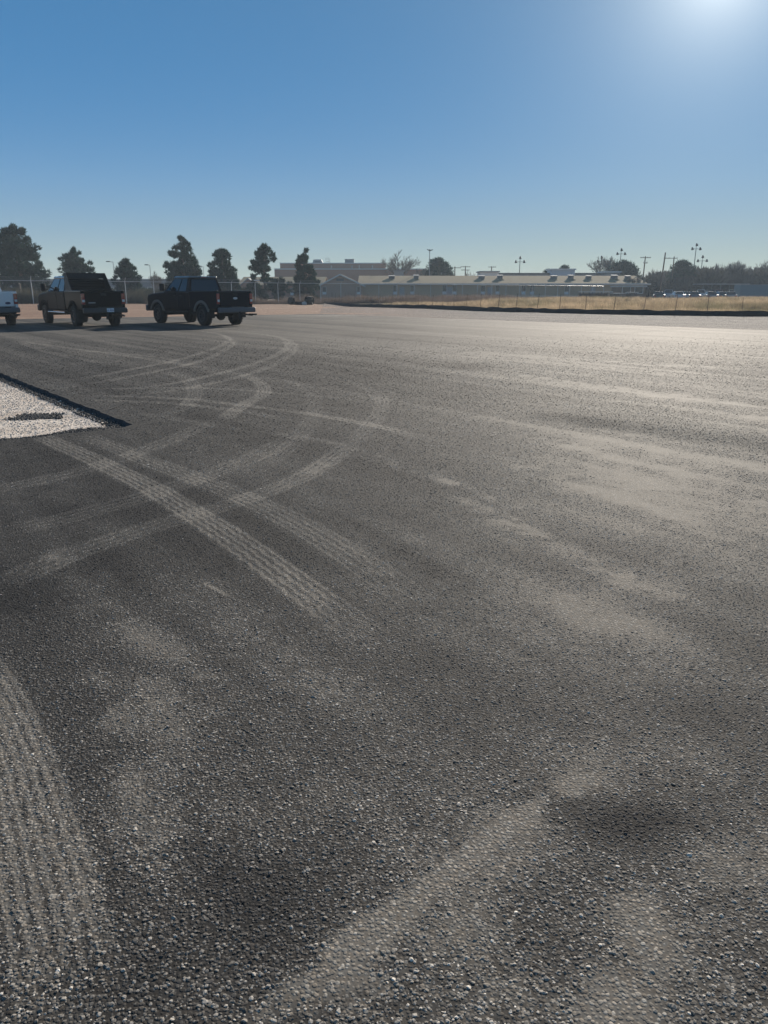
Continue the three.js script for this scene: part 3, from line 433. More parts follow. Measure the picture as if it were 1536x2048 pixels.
// ---------------------------------------------------------------- fences
{
  const f = thing('chain_link_fence', 'tall chain-link fence with pale posts and angled barbed-wire arms', 'fence', [0, 0, 0]), n0 = -22, n1 = 22, step = 3.05, H = 2.3, up = (t) => BASE + rise(fenceAt(t)[0]);
  const at = (t, y, off = 0) => { const p = fenceAt(t); return V(p[0] + 0.623 * off, y + up(t), -(p[1] - 0.782 * off)); };
  for (let i = n0; i <= n1; i++) { const t = i * step, p = obj('post', bar(at(t, 0), at(t, H + 0.05), 0.038), M.galv, f); obj('barbed_arm', bar(at(t, H + 0.02), at(t, H + 0.36, 0.28), 0.022), M.galv, p); if (i === 0) obj('sign_bracket', box(0.75, 0.1, 0.06, ...at(t + 0.25, H + 0.42).toArray(), 0, fenceTurn, 0), M.white, p); }
  obj('top_rail', bar(at(n0 * step, H), at(n1 * step, H), 0.024), M.galv, f);
  for (const k of [0.35, 0.65, 0.98]) obj('barbed_wire', bar(at(n0 * step, H + 0.34 * k, 0.27 * k), at(n1 * step, H + 0.34 * k, 0.27 * k), 0.006, 0.006, 3), M.galv, f);
  const W = []; const wire = (a, b, r) => { const n = V(0.623, 0, 0.782); const s = b.clone().sub(a).normalize().cross(n).multiplyScalar(r); n.multiplyScalar(r); const c = [a.clone().add(s), a.clone().sub(s), b.clone().sub(s), b.clone().add(s)]; for (const k of [0, 1, 2, 0, 2, 3]) W.push(c[k].x, c[k].y, c[k].z); const d = [a.clone().add(n), a.clone().sub(n), b.clone().sub(n), b.clone().add(n)]; for (const k of [0, 1, 2, 0, 2, 3]) W.push(d[k].x, d[k].y, d[k].z); };
  for (let t = n0 * step; t < n1 * step; t += 0.072) { wire(at(t, 0.04), at(t + H * 0.9, H), 0.0022); wire(at(t + H * 0.9, 0.04), at(t, H), 0.0022); }
  const mesh = obj('chain_link_mesh', tris(W), new THREE.MeshStandardMaterial({ color: rgb(0.20, 0.20, 0.20), roughness: 0.6, metalness: 0.4, side: THREE.DoubleSide }), f); mesh.userData = { kind: 'stuff' };
}
{
  const f = thing('silt_fence', 'low black silt fence with thin leaning stakes along the edge of the gravel', 'fence', [0, 0, 0]), P = [], n = 260;
  const pt = (u) => { const a = siltAt(u); return a; };
  const strip = (u) => { const [x, z] = pt(u), w = 0.10 * (fbm(u * 120, 4, 3) - 0.5), h = (0.17 + 0.14 * (fbm(u * 60, 9, 3) - 0.5)) * sstep(0, 0.12, u) + 0.11; return [[x + w, -0.06, z + w], [x + w * 0.4 + 0.02, h * 0.55, z - w], [x + 0.04, h, z + 0.05]]; };
  for (let i = 0; i < n; i++) { const a = strip(i / n), b = strip((i + 1) / n); for (let j = 0; j < 2; j++) for (const p of [a[j], b[j], b[j + 1], a[j], b[j + 1], a[j + 1]]) P.push(p[0], p[1], -p[2]); }
  obj('fabric', tris(P), mat([0.014, 0.014, 0.015], 0.75, { side: THREE.DoubleSide }), f);
  let L = 0, last = pt(0), next = 1.2; for (let i = 1; i <= 4000; i++) { const p = pt(i / 4000); L += Math.hypot(p[0] - last[0], p[1] - last[1]); last = p; if (L > next) { next += rr(1.75, 2.05); const h = rr(1.1, 1.3); obj('stake', bar(V(p[0] + 0.05, -0.08, -p[1] - 0.06), V(p[0] + 0.05 + rr(-0.05, 0.16), h, -p[1] - 0.06 + rr(-0.1, 0.1)), 0.022, 0.018, 5), M.wood, f); } }
}
// ---------------------------------------------------------------- poles and lamps
function place(px, Z, top) { const [x, h] = S(px, top, Z); return [x, h]; }
function stadiumLight(px, top, Z, label, rot = 0) {
  const [x, h] = place(px, Z, top), t = thing('stadium_light', label, 'stadium light', [x, BASE, Z], rot, 'stadium lights over the far trees'), H = h - BASE, s = Z / 190;
  obj('pole', bar(V(0, 0, 0), V(0, H - 1.2 * s, 0), 0.13 * s, 0.08 * s, 8), M.darkGrey, t); obj('crossarm', [bar(V(-0.95 * s, H - 1.35 * s, 0), V(0.95 * s, H - 1.35 * s, 0), 0.05 * s), bar(V(0, H - 1.4 * s, 0), V(0, H - 0.5 * s, 0), 0.05 * s)], M.darkGrey, t);
  for (const [a, b] of [[-1, -1.25], [1, -1.25], [0, -0.35]]) { const g = new THREE.CylinderGeometry(0.13 * s, 0.32 * s, 0.56 * s, 10).rotateX(-0.5); obj('lamp', g.translate(a * s, H + b * s, 0.1), M.black, t); }
}
stadiumLight(1040.5, 512, 190, 'stadium light with three heads alone in open sky above the school roof');
stadiumLight(1203, 511, 200, 'stadium light with three heads among the bare branches', 0.4);
stadiumLight(1243, 496, 185, 'stadium light with three heads standing over the broad dark dome tree', 0.2);
stadiumLight(1393.5, 486, 170, 'tallest stadium light with three heads, right of the leaning pole', 0.1);
stadiumLight(1406, 510, 215, 'shorter stadium light with three heads just right of the tallest', -0.3);
{ const [x, h] = place(859.5, 165, 498), t = thing('flood_pole', 'slim pole with a small lamp head rising before the round grey tree', 'light pole', [x, BASE, 165]), H = h - BASE; obj('pole', bar(V(0, 0, 0), V(0, H - 0.2, 0), 0.11, 0.07, 8), M.paleMetal, t); obj('lamp', [box(0.7, 0.16, 0.3, 0.32, H - 0.25, 0, 0, 0, 0.35), box(0.6, 0.14, 0.3, -0.3, H - 0.2, 0, 0, 0, -0.5), box(0.2, 0.4, 0.2, 0, H - 0.25, 0)], M.black, t); }
function streetLamp(px, top, Z, arm, label) {
  const [x, h] = place(px, Z, top), t = thing('street_lamp', label, 'street lamp', [x, BASE, Z], 0, 'street lamps behind the fence'), H = h - BASE;
  obj('pole', bar(V(0, 0, 0), V(0, H, 0), 0.06, 0.04, 8), M.grey, t); obj('arm', bar(V(0, H - 0.06, 0), V(arm * 0.9, H + 0.02, 0), 0.04), M.grey, t); obj('lamp_head', rbox(0.62, 0.14, 0.3, 0.05, arm * 1.05, H + 0.03, 0), M.darkGrey, t);
}
streetLamp(89, 534, 125, -0.7, 'street lamp with its arm to the left beside the biggest pine');
streetLamp(226, 523.5, 120, -0.7, 'street lamp with its arm to the left touching the small round pine');
streetLamp(299.5, 530, 130, -0.5, 'street lamp standing over the small bare tree');
streetLamp(406.5, 533, 130, -0.5, 'street lamp between the two pines behind the grey pickup');
function utilityPole(px, top, Z, lean, arms, label, base) {
  const [x, h] = place(px, Z, top), t = thing('utility_pole', label, 'utility pole', [x, BASE, Z]), H = h - BASE, b = V(lean, 0, 0), tp = V(0, H, 0);
  obj('pole', bar(b, tp, 0.16, 0.11, 8), M.wood, t);
  for (const [y, w, off] of arms) { const c = V(lean * (y / H) + off, H - y, 0); const a = obj('crossarm', box(w, 0.12, 0.1, c.x, c.y, 0.13), M.wood, t); for (const k of [-0.45, -0.2, 0.2, 0.45]) obj('insulator', bar(V(c.x + k * w, c.y + 0.06, 0.13), V(c.x + k * w, c.y + 0.24, 0.13), 0.045), M.grey, a); }
}
utilityPole(910, 533, 180, 0, [[0.3, 2.2, 0.3]], 'utility pole right behind the round grey tree');
utilityPole(931, 532, 190, 0, [[0.2, 2.4, 0], [0.95, 2.0, 0]], 'utility pole with two crossarms beside the small bare bush');
utilityPole(983.5, 532.5, 190, 0, [[0.2, 1.8, 0.1]], 'utility pole with one crossarm above the pale flat-roofed building');
utilityPole(1291, 512.5, 165, -0.15, [[0.3, 2.2, 0], [1.35, 0.9, 0.1]], 'utility pole with double crossarm right of the broad dome tree');
utilityPole(1331, 505, 140, -0.35, [], 'bare leaning utility pole without any crossarm');
utilityPole(1348.5, 513, 165, 0, [[0.35, 2.6, -0.6]], 'utility pole with an offset crossarm left of the dark round tree');
// ---------------------------------------------------------------- trees
const needleMat = new THREE.MeshPhysicalMaterial({ vertexColors: true, roughness: 0.85, transmission: 0.2, thickness: 0, specularIntensity: 0.4, side: THREE.DoubleSide });
const barkMat = mat([0.13, 0.10, 0.08], 0.95), twigMat = mat([0.21, 0.18, 0.15], 0.95);
function clumpTris(P, C, c, rc, n, size, tone, upBias) {
  for (let i = 0; i < n; i++) {
    const a = rr(0, 6.283), u = rr(-1, 1), q = Math.sqrt(1 - u * u), r = rc * Math.cbrt(rr(0.15, 1)), d = V(Math.cos(a) * q, u * 0.75, Math.sin(a) * q), p = c.clone().addScaledVector(d, r);
    const dir = d.clone().add(V(rr(-0.5, 0.5), upBias + rr(-0.3, 0.5), rr(-0.5, 0.5))).normalize(), side = V(rr(-1, 1), rr(-1, 1), rr(-1, 1)).cross(dir).normalize().multiplyScalar(size * 0.26), L = size * rr(0.7, 1.3), e = p.clone().addScaledVector(dir, L), m = p.clone().addScaledVector(dir, -L * 0.3);
    P.push(m.x + side.x, m.y + side.y, m.z + side.z, m.x - side.x, m.y - side.y, m.z - side.z, e.x, e.y, e.z);
    const k = tone * rr(0.75, 1.3); for (let j = 0; j < 3; j++) C.push(0.025 * k, 0.056 * k, 0.036 * k);
  }
}
// profile: [height share, left radius, right radius] as seen, in metres
function pine(label, px, topPy, Z, profile, clumps, rc, opts = {}) {
  const [x, h] = place(px, Z, topPy), H = h - BASE, t = thing('pine_tree', label, 'pine tree', [x, BASE + (opts.lift ?? 0), Z], 0, 'pines beyond the chain-link fence'), P = [], C = [], limbs = [];
  const at = (s) => { if (s < profile[0][0]) return [profile[0][1] * 0.9, profile[0][2] * 0.9]; for (let i = 0; i + 1 < profile.length; i++) { const [a, b] = [profile[i], profile[i + 1]]; if (s >= a[0] && s <= b[0]) { const u = (s - a[0]) / (b[0] - a[0]); return [lerp(a[1], b[1], u), lerp(a[2], b[2], u)]; } } return [0.2, 0.2]; };
  const s0 = profile[0][0] * 0.45, s1 = profile[profile.length - 1][0];
  for (let i = 0; i < clumps * 1.15; i++) {
    let s, l, r; do { s = lerp(s0, s1, rnd()); [l, r] = at(s); } while (rnd() > (l + r) / (opts.widest ?? 6));
    const a = rr(0, 6.283), side = Math.cos(a), R = side < 0 ? l : r, shell = Math.pow(rnd(), 0.4) * rr(0.78, 1.2), c = V(side * R * shell, s * H + rr(-0.2, 0.2), Math.sin(a) * (l + r) / 2 * shell), w = rc * rr(0.5, 0.95) * (s > 0.9 * s1 ? 0.75 : 1);
    if (opts.gap && opts.gap(c, s)) continue;
    if (vnoise(c.x * 0.8 + px, c.y * 1.2) * 0.6 + vnoise(c.z * 0.8 + px, c.y * 1.2 + 30) * 0.4 < (opts.open ?? 0.10)) continue;
    clumpTris(P, C, c, w, (opts.per ?? 46) * 1.7, opts.size ?? 0.25, rr(0.7, 1.25) * (opts.tone ?? 1), 0.5);
    if (i % 5 === 0) limbs.push(bar(V(0, Math.max(0.4, c.y - 0.5), 0), c, 0.05, 0.02, 4));
  }
  obj('trunk', [bar(V(0, 0, 0), V(0, H * 0.6, 0), 0.2, 0.12, 8), bar(V(0, H * 0.6, 0), V(0, H * 0.96, 0), 0.12, 0.03, 6), ...limbs], barkMat, t); obj('crown', tris(P, null, C), needleMat, t); return t;
}
const m = (px, Z) => px * Z / 1545;
pine('biggest dense pine at the left behind the white pickup', 24, 456, 96, [[0.10, 3.4, 3.2], [0.3, 3.8, 3.1], [0.45, 3.6, 3.2], [0.6, 3.4, 2.4], [0.78, 2.5, 2.3], [0.92, 1.6, 1.4], [1, 0.6, 0.9]], 330, 0.62, { widest: 7.2, per: 52, open: 0.05 });
pine('rounded dense pine rising over the black pickup rack', 149, 499, 100, [[0.10, 1.6, 1.6], [0.40, 1.7, 1.9], [0.6, 1.9, 1.8], [0.78, 1.7, 1.5], [0.9, 1.1, 0.9], [1, 0.3, 0.3]], 170, 0.5, { widest: 3.8 });
pine('smallest pine, standing right of a street lamp between two pickups', 251, 519, 96, [[0.14, 1.3, 1.5], [0.4, 1.7, 1.5], [0.6, 1.3, 1.4], [0.8, 1.0, 1.0], [1, 0.2, 0.3]], 130, 0.42, { widest: 3.3 });
pine('tall broad pine with tiered branches directly behind the grey pickup', 362, 477, 97, [[0.10, 2.4, 2.6], [0.30, 2.5, 2.3], [0.42, 1.9, 2.2], [0.55, 2.6, 2.0], [0.62, 2.0, 2.1], [0.72, 2.2, 1.5], [0.84, 1.4, 1.2], [0.95, 0.7, 0.7], [1, 0.3, 0.3]], 250, 0.52, { widest: 5, gap: (c, s) => vnoise(c.x * 1.1 + 40, c.y * 1.1) < 0.22 });
pine('medium pine with a blunt top right of the tall tiered one', 443, 500.5, 99, [[0.12, 2.0, 2.0], [0.35, 1.9, 2.0], [0.55, 1.7, 1.6], [0.78, 1.4, 1.0], [0.93, 0.9, 0.9], [1, 0.5, 0.6]], 190, 0.48, { widest: 4 });
pine('open ragged pine with gaps and a long low right limb', 526, 481.5, 101, [[0.16, 1.9, 2.6], [0.28, 2.0, 3.2], [0.40, 1.6, 2.4], [0.45, 1.3, 1.2], [0.56, 1.9, 0.9], [0.63, 1.6, 1.4], [0.75, 1.0, 1.5], [0.88, 1.1, 0.8], [1, 0.4, 0.3]], 210, 0.46, { widest: 4.6, gap: (c, s) => vnoise(c.x * 1.3 + 10, c.y * 1.3) < 0.3 });
pine('slim hazy pine in front of the red brick building', 608, 500, 106, [[0.14, 1.5, 1.8], [0.35, 1.6, 1.9], [0.5, 1.3, 1.6], [0.65, 1.2, 1.0], [0.85, 0.9, 0.6], [1, 0.1, 0.4]], 150, 0.42, { widest: 3.6, tone: 1.1, gap: (c, s) => vnoise(c.x * 1.4, c.y * 1.4 + 5) < 0.28 });
function broadleaf(label, px, topPy, Z, w, low, clumps, rc, tone = 1, group, cat = 'tree', nm = 'broadleaf_tree') {
  const [x, h] = place(px, Z, topPy), H = h - BASE, t = thing(nm, label, cat, [x, BASE, Z], 0, group), P = [], C = [], limbs = [], R = m(w, Z);
  for (let i = 0; i < clumps; i++) { const a = rr(0, 6.283), u = Math.pow(rnd(), 0.8), q = Math.pow(1 - Math.pow(u, 2.2), 0.5), sh = Math.pow(rnd(), 0.4), c = V(Math.cos(a) * R * q * sh, lerp(low * H, H - rc * 0.6, u) - rr(0, 0.5), Math.sin(a) * R * 0.8 * q * sh); clumpTris(P, C, c, rc * rr(0.6, 1.3), 44, rc * 0.5, tone * rr(0.7, 1.25), 0.3); if (i % 6 === 0) limbs.push(bar(V(0, low * H * 0.8, 0), c, 0.08, 0.02, 4)); }
  obj('trunk', [bar(V(0, 0, 0), V(0, low * H + 0.5, 0), 0.28, 0.2, 8), ...limbs], barkMat, t); obj('crown', tris(P, null, C), needleMat, t);
}
broadleaf('round grey-green tree with up-swept branches behind the school roof', 876, 514, 172, 33, 0.2, 210, 0.75, 1.25);
broadleaf('round dark dome tree behind the plant room', 1129, 528, 186, 17, 0.2, 90, 0.7);
broadleaf('small dark rounded tree left of the plant room', 1095, 536, 184, 13, 0.2, 60, 0.6);
broadleaf('broad dark dome tree under two stadium lights', 1248, 520, 176, 40, 0.15, 230, 0.8);
broadleaf('dark green round tree between the leaning pole and the tallest stadium light', 1368, 519, 168, 33, 0.12, 220, 0.75, 1.1);
broadleaf('low dark bush tree showing over the pale flat-roofed building roof', 1016, 544, 180, 9, 0.2, 36, 0.5);
function bareTree(label, px, topPy, Z, w, trunkShare, levels, r0, nm = 'bare_tree', density = 3) {
  const [x, h] = place(px, Z, topPy), H = h - BASE, t = thing(nm, label, 'bare tree', [x, BASE, Z]), P = [], R = m(w, Z);
  const seg = (a, b, r0, r1) => { r0 = Math.max(r0, 0.03); r1 = Math.max(r1, 0.022); const d = b.clone().sub(a), n = V(rr(-1, 1), rr(-1, 1), rr(-1, 1)).cross(d).normalize(), k = n.clone().cross(d).normalize(), q = [0, 1, 2].map((i) => n.clone().multiplyScalar(Math.cos(i * 2.094)).addScaledVector(k, Math.sin(i * 2.094))); for (let i = 0; i < 3; i++) { const j = (i + 1) % 3, A = a.clone().addScaledVector(q[i], r0), B = a.clone().addScaledVector(q[j], r0), D = b.clone().addScaledVector(q[i], r1), E = b.clone().addScaledVector(q[j], r1); for (const p of [A, B, E, A, E, D]) P.push(p.x, p.y, p.z); } };
  const grow = (a, dir, L, r, lv) => {
    const bend = dir.clone().add(V(rr(-0.18, 0.18), rr(-0.02, 0.2), rr(-0.18, 0.18))).normalize(), mid = a.clone().addScaledVector(dir, L * 0.5), e = mid.clone().addScaledVector(bend, L * 0.5); seg(a, mid, r, r * 0.82); seg(mid, e, r * 0.82, r * 0.62);
    if (lv <= 0) return; const n = density + (rnd() < 0.5 ? 1 : 0);
    for (let i = 0; i < n; i++) { const az = rr(0, 6.283), tilt = rr(0.25, 0.75), d = bend.clone().applyAxisAngle(V(Math.cos(az), 0, Math.sin(az)), tilt).add(V(0, 0.14, 0)).normalize(); grow(i ? a.clone().lerp(e, rr(0.45, 1)) : e, d, L * rr(0.6, 0.82), r * rr(0.45, 0.62), lv - 1); }
  };
  const tr = H * trunkShare, base = V(0, 0, 0), top = V(0, tr, 0); const n0 = 6;
  for (let i = 0; i < n0; i++) { const az = i / n0 * 6.283 + rr(-0.3, 0.3); const d = V(Math.cos(az) * R, (H - tr) * rr(0.7, 1.1), Math.sin(az) * R).normalize(); grow(top, d, (H - tr) * 0.36, r0 * 0.6, levels); }
  grow(top, V(0, 1, 0), (H - tr) * 0.38, r0 * 0.7, levels);
  const box3 = new THREE.Box3(); for (let i = 0; i < P.length; i += 3) box3.expandByPoint(V(P[i], P[i + 1], P[i + 2])); const sy = (H - tr) / (box3.max.y - tr), sx = 2 * R / (box3.max.x - box3.min.x); for (let i = 0; i < P.length; i += 3) { P[i] *= sx; P[i + 2] *= sx; if (P[i + 1] > tr) P[i + 1] = tr + (P[i + 1] - tr) * sy; }
  obj('trunk', bar(base, top, r0, r0 * 0.8, 8), barkMat, t); obj('branches', tris(P), twigMat, t);
}
bareTree('large bare spreading tree beside the red brick building', 797, 499, 170, 41, 0.3, 4, 0.34);
bareTree('low bare bush tree left of the round grey-green tree', 845, 531, 168, 22, 0.15, 3, 0.14);
bareTree('small bare bush under the utility pole with two crossarms', 941, 540, 182, 16, 0.2, 3, 0.14);
bareTree('pale bare tree left of the broad dark dome tree', 1213, 512, 182, 33, 0.3, 4, 0.22);
bareTree('small bare tree behind the grey pickup hood', 310, 541, 104, 16, 0.2, 3, 0.1);
bareTree('thin bare tree right of the shorter stadium light', 1438, 524, 172, 20, 0.25, 4, 0.16);
bareTree('wide bare tree right of the tallest stadium light group, beyond the carport', 1474, 520, 170, 26, 0.25, 4, 0.18);
bareTree('bare tree at the far right edge above the box trailer', 1526, 519, 168, 24, 0.25, 4, 0.18);
bareTree('bare bushy tree in front of the shed, spreading over its roof', 1268, 552, 150, 26, 0.2, 4, 0.12);
bareTree('bare scrub tree around the foot of the leaning pole', 1316, 535, 160, 24, 0.15, 4, 0.12);
scatter('far_woods', 'hazy mass of far bare woods and scrub behind the parked cars', 'woods', (() => { const P = [], C = []; for (let i = 0; i < 9; i++) clumpTris(P, C, V(rr(-1, 1), rr(0.3, 2.4), rr(-0.8, 0.8)), 0.8, 42, 0.55, 1.0, 0.9); const g = tris(P); return g; })(), leafy({ transmission: 0.2 }), 340, (i) => { const px = lerp(1268, 1590, rnd()), Z = rr(158, 200), k = rr(0.6, 1.2), x = (px - 768) * Z / 1545; return { x, z: Z, y: BASE, s: rr(1.1, 1.75) * lerp(0.6, 1.5, fbm(x * 0.16, 3, 3)), c: [0.085 * k, 0.08 * k, 0.068 * k] }; });
scatter('far_shrubs', 'dark shrubs and tree tops along the far street behind the fence', 'shrubs', (() => { const P = [], C = []; for (let i = 0; i < 9; i++) clumpTris(P, C, V(rr(-1, 1), rr(0.3, 1.8), rr(-0.8, 0.8)), 0.7, 42, 0.45, 1.0, 0.6); return tris(P); })(), leafy({ transmission: 0.2 }), 150, () => { const px = rr(-60, 500), Z = rr(108, 150), k = rr(0.6, 1.2), x = (px - 768) * Z / 1545; return { x, z: Z, y: BASE, s: rr(0.5, 1.1) * lerp(0.7, 1.25, fbm(x * 0.15, 3, 3)), c: [0.06 * k, 0.068 * k, 0.042 * k] }; });
// ---------------------------------------------------------------- vehicles
function wheel(parent, x, z, R, W, rimMat, rimR = 0.56) {             // tyre with shoulders and blocks, rim with holes
  const s = Math.sign(z), g = new THREE.Group(); g.name = 'wheel'; g.position.set(x, R, z); parent.add(g);
  const pts = [[rimR * R, -W * 0.42], [R * 0.80, -W * 0.5], [R * 0.95, -W * 0.46], [R, -W * 0.34], [R, W * 0.34], [R * 0.95, W * 0.46], [R * 0.80, W * 0.5], [rimR * R, W * 0.42]].map(([a, b]) => new THREE.Vector2(a, b));
  const ty = [new THREE.LatheGeometry(pts, 36).rotateX(Math.PI / 2)]; for (let i = 0; i < 36; i++) { const a = i / 36 * 6.2832; for (const k of [-0.3, 0.05, 0.36]) ty.push(box(0.045, 0.014, W * 0.26, 0, R + 0.001, k * W + (i % 2) * 0.02).rotateZ(a)); }
  obj('tyre', ty, M.rubber, g);
  obj('brake_drum', new THREE.CylinderGeometry(rimR * R, rimR * R, 0.05, 28).rotateX(Math.PI / 2).translate(0, 0, s * W * 0.16), M.black, g);
  const face = [new THREE.TorusGeometry(rimR * R, 0.025, 8, 32).translate(0, 0, s * W * 0.42), new THREE.CylinderGeometry(0.09, 0.1, 0.09, 16).rotateX(Math.PI / 2).translate(0, 0, s * W * 0.3)];
  for (let i = 0; i < 8; i++) { const a = i / 8 * 6.2832; face.push(box(0.055, rimR * R * 0.8, 0.05, 0, rimR * R * 0.56, s * W * 0.29).rotateZ(a)); }
  obj('rim', face, rimMat, g); return g;
}
const biq = (q, u, v) => q[0].clone().lerp(q[1], u).lerp(q[3].clone().lerp(q[2], u), v);
function pane(name, q, u0, u1, v0, v1, out, mt, parent, t = 0.012) { return obj(name, quadSlab(biq(q, u0, v0), biq(q, u1, v0), biq(q, u1, v1), biq(q, u0, v1), out, t), mt, parent); }
const tailRed = phys([0.30, 0.012, 0.012], 0.18, { clearcoat: 1 }), amber = phys([0.5, 0.2, 0.03], 0.2), lampClear = phys([0.6, 0.6, 0.62], 0.1), carGlass = phys([0.012, 0.014, 0.018], 0.05, { ior: 1.6 }), chassis = mat([0.010, 0.010, 0.011], 0.8), chrome = mat([0.55, 0.56, 0.58], 0.22, { metalness: 1 });
function plateTexture(text) { const c = document.createElement('canvas'); c.width = 256; c.height = 128; const x = c.getContext('2d'); x.fillStyle = '#e6e8ec'; x.fillRect(0, 0, 256, 128); x.fillStyle = '#27325c'; x.font = 'bold 74px sans-serif'; x.textAlign = 'center'; x.fillText(text, 128, 94); x.font = 'bold 20px sans-serif'; x.fillStyle = '#8a2f35'; x.fillText('TEXAS', 128, 24); const t = new THREE.CanvasTexture(c); t.colorSpace = THREE.SRGBColorSpace; return t; }
function pickup(label, px, py, turn, o) {
  const [X, Z] = G(px, py), t = thing('pickup_truck', label, 'pickup truck', [X, elev(X, Z), Z], turn), R = 0.44, E = o.ext ?? 0, WB = 3.95 + E, A = 0.57, ay = 0.44;
  const paint = o.paint, low = o.low ?? paint, cabBack = 1.06;
  const arch = (s, cx, y0) => { const d = Math.sqrt(A * A - (y0 - ay) ** 2), a0 = Math.atan2(y0 - ay, -d), a1 = Math.atan2(y0 - ay, d); s.lineTo(cx - d, y0); s.absarc(cx, ay, A, a0, a1, true); };
  // cab and nose up to the belt line
  obj('body', extrude((s) => { s.moveTo(cabBack, 0.64); arch(s, WB, 0.64); s.lineTo(4.78 + E, 0.66); s.lineTo(4.92 + E, 0.76); s.lineTo(4.94 + E, 1.16); s.lineTo(4.84 + E, 1.32); s.lineTo(4.5 + E, 1.39); s.lineTo(3.3 + E, 1.46); s.lineTo(cabBack, 1.475); s.closePath(); return s; }, 1.88, 0.06), paint, t);
  if (o.low) obj('lower_body', [-1, 1].map((k) => extrude((s) => { s.moveTo(cabBack + 0.02, 0.66); s.lineTo(3.38 + E, 0.66); s.lineTo(3.38 + E, 0.95); s.lineTo(3.3 + E, 1.1); s.lineTo(cabBack + 0.02, 1.14); s.closePath(); return s; }, 0.02, 0.004).translate(0, 0, k * 0.943)), low, t);
  // bed: two sides with wheel arches, front wall, floor
  const bedSide = (k) => extrude((s) => { s.moveTo(-1.27, 0.74); arch(s, 0, 0.74); s.lineTo(1.02, 0.74); s.lineTo(1.02, 1.49); s.lineTo(-1.22, 1.50); s.lineTo(-1.27, 1.46); s.closePath(); return s; }, 0.12, 0.03).translate(0, 0, k * 0.89);
  obj('bed', [bedSide(1), bedSide(-1), box(0.06, 0.7, 1.66, 0.98, 1.1, 0), box(2.2, 0.06, 1.66, -0.1, 0.9, 0)], paint, t);
  obj('bed_rail_cap', [-1, 1].map((k) => rbox(2.24, 0.03, 0.13, 0.012, -0.11, 1.508, k * 0.89)), gloss, t);
  const gate = obj('tailgate', rbox(0.09, 0.63, 1.55, 0.03, -1.26, 1.165, 0), o.gate ?? paint, t);
  obj('gate_handle', rbox(0.03, 0.10, 0.26, 0.012, -1.315, 1.36, 0), M.black, gate);
  if (o.badge) { const b = new THREE.CylinderGeometry(1, 1, 0.016, 32).rotateZ(Math.PI / 2); b.scale(1, 0.052, 0.115); obj('badge', [b.translate(-1.312, o.badgeY ?? 1.17, o.badgeZ ?? 0)], o.badge, gate); }
  if (o.letters) obj('nameplate', rbox(0.012, 0.045, 0.3, 0.005, -1.311, 1.02, -0.52), M.grey, gate);
  for (const k of [-1, 1]) {
    const l = obj('tail_light', rbox(0.13, 0.46, 0.15, 0.03, -1.235, 1.18, k * 0.868), tailRed, t); obj('reverse_lens', rbox(0.02, 0.10, 0.11, 0.008, -1.302, 1.10, k * 0.868), lampClear, l);
    // fender flares
    const flare = (cx, r0, r1, y0) => { const s = new THREE.Shape(), a = Math.asin((y0 - ay) / r0), b = Math.asin((y0 - ay) / r1); s.absarc(cx, ay, r1, b, Math.PI - b, false); s.absarc(cx, ay, r0, Math.PI - a, a, true); return new THREE.ExtrudeGeometry(s, { depth: 0.05, bevelEnabled: true, bevelSize: 0.012, bevelThickness: 0.012, bevelSegments: 2, curveSegments: 20 }).translate(0, 0, k > 0 ? 0.93 : -0.98); };
    obj('fender_flare', flare(0, 0.565, 0.655, 0.62), o.flare ?? paint, t); obj('fender_flare', flare(WB, 0.565, 0.655, 0.62), o.flare ?? paint, t);
    obj('mirror', [rbox(0.14, 0.34, 0.22, 0.04, 3.0 + E, 1.68, k * 1.16), bar(V(3.05 + E, 1.58, k * 0.92), V(3.02 + E, 1.6, k * 1.1), 0.025), bar(V(3.05 + E, 1.7, k * 0.88), V(3.02 + E, 1.72, k * 1.1), 0.025)], M.black, t);
    obj('step_bar', bar(V(1.2, 0.56, k * 0.94), V(3.3 + E, 0.56, k * 0.94), 0.045, 0.045, 10), o.step ?? chassis, t);
    const doors = o.crew ? [[1.12, 2.02 + E * 0.5], [2.05 + E * 0.5, 3.22 + E]] : [[1.5, 2.02], [2.05, 3.22]];
    for (const [a, b] of doors) { const d = obj('door', [rbox(b - a - 0.025, 0.76, 0.02, 0.008, (a + b) / 2, 1.08, k * 0.944)].concat(o.low ? [] : []), o.low ? (o.lowDoor ?? low) : paint, t); obj('handle', rbox(0.2, 0.045, 0.035, 0.012, a + 0.18, 1.30, k * 0.965), M.black, d); }
    wheel(t, 0, k * 0.83, R, 0.29, o.rim ?? rimGrey); wheel(t, WB, k * 0.83, R, 0.29, o.rim ?? rimGrey);
    obj('headlight', rbox(0.1, 0.26, 0.3, 0.03, 4.90 + E, 1.14, k * 0.74), lampClear, t);
    obj('mud_flap', box(0.02, 0.36, 0.26, -0.66, 0.52, k * 0.84), M.rubber, t);
  }
  obj('wheel_well', [0, WB].map((cx) => box(1.1, 0.5, 1.2, cx, 0.86, 0)), chassis, t);
  // greenhouse
  const zb = 0.90, zt = 0.72, y0 = 1.46, y1 = 2.10, fb = 3.28 + E, ft = 2.52 + E, rb = cabBack + 0.02, rt = 1.22, p = (x, y, z) => V(x, y, z);
  const c = { fl: p(fb, y0, -zb), fr: p(fb, y0, zb), rl: p(rb, y0, -zb), rr: p(rb, y0, zb), tfl: p(ft, y1, -zt), tfr: p(ft, y1, zt), trl: p(rt, y1, -zt), trr: p(rt, y1, zt) };
  const P = [], quad = (a, b, d, e) => { for (const v of [a, b, d, a, d, e]) P.push(v.x, v.y, v.z); };
  const L = [c.rl, c.fl, c.tfl, c.trl], Rr = [c.rr, c.fr, c.tfr, c.trr], B = [c.rl, c.rr, c.trr, c.trl], F = [c.fl, c.fr, c.tfr, c.tfl];
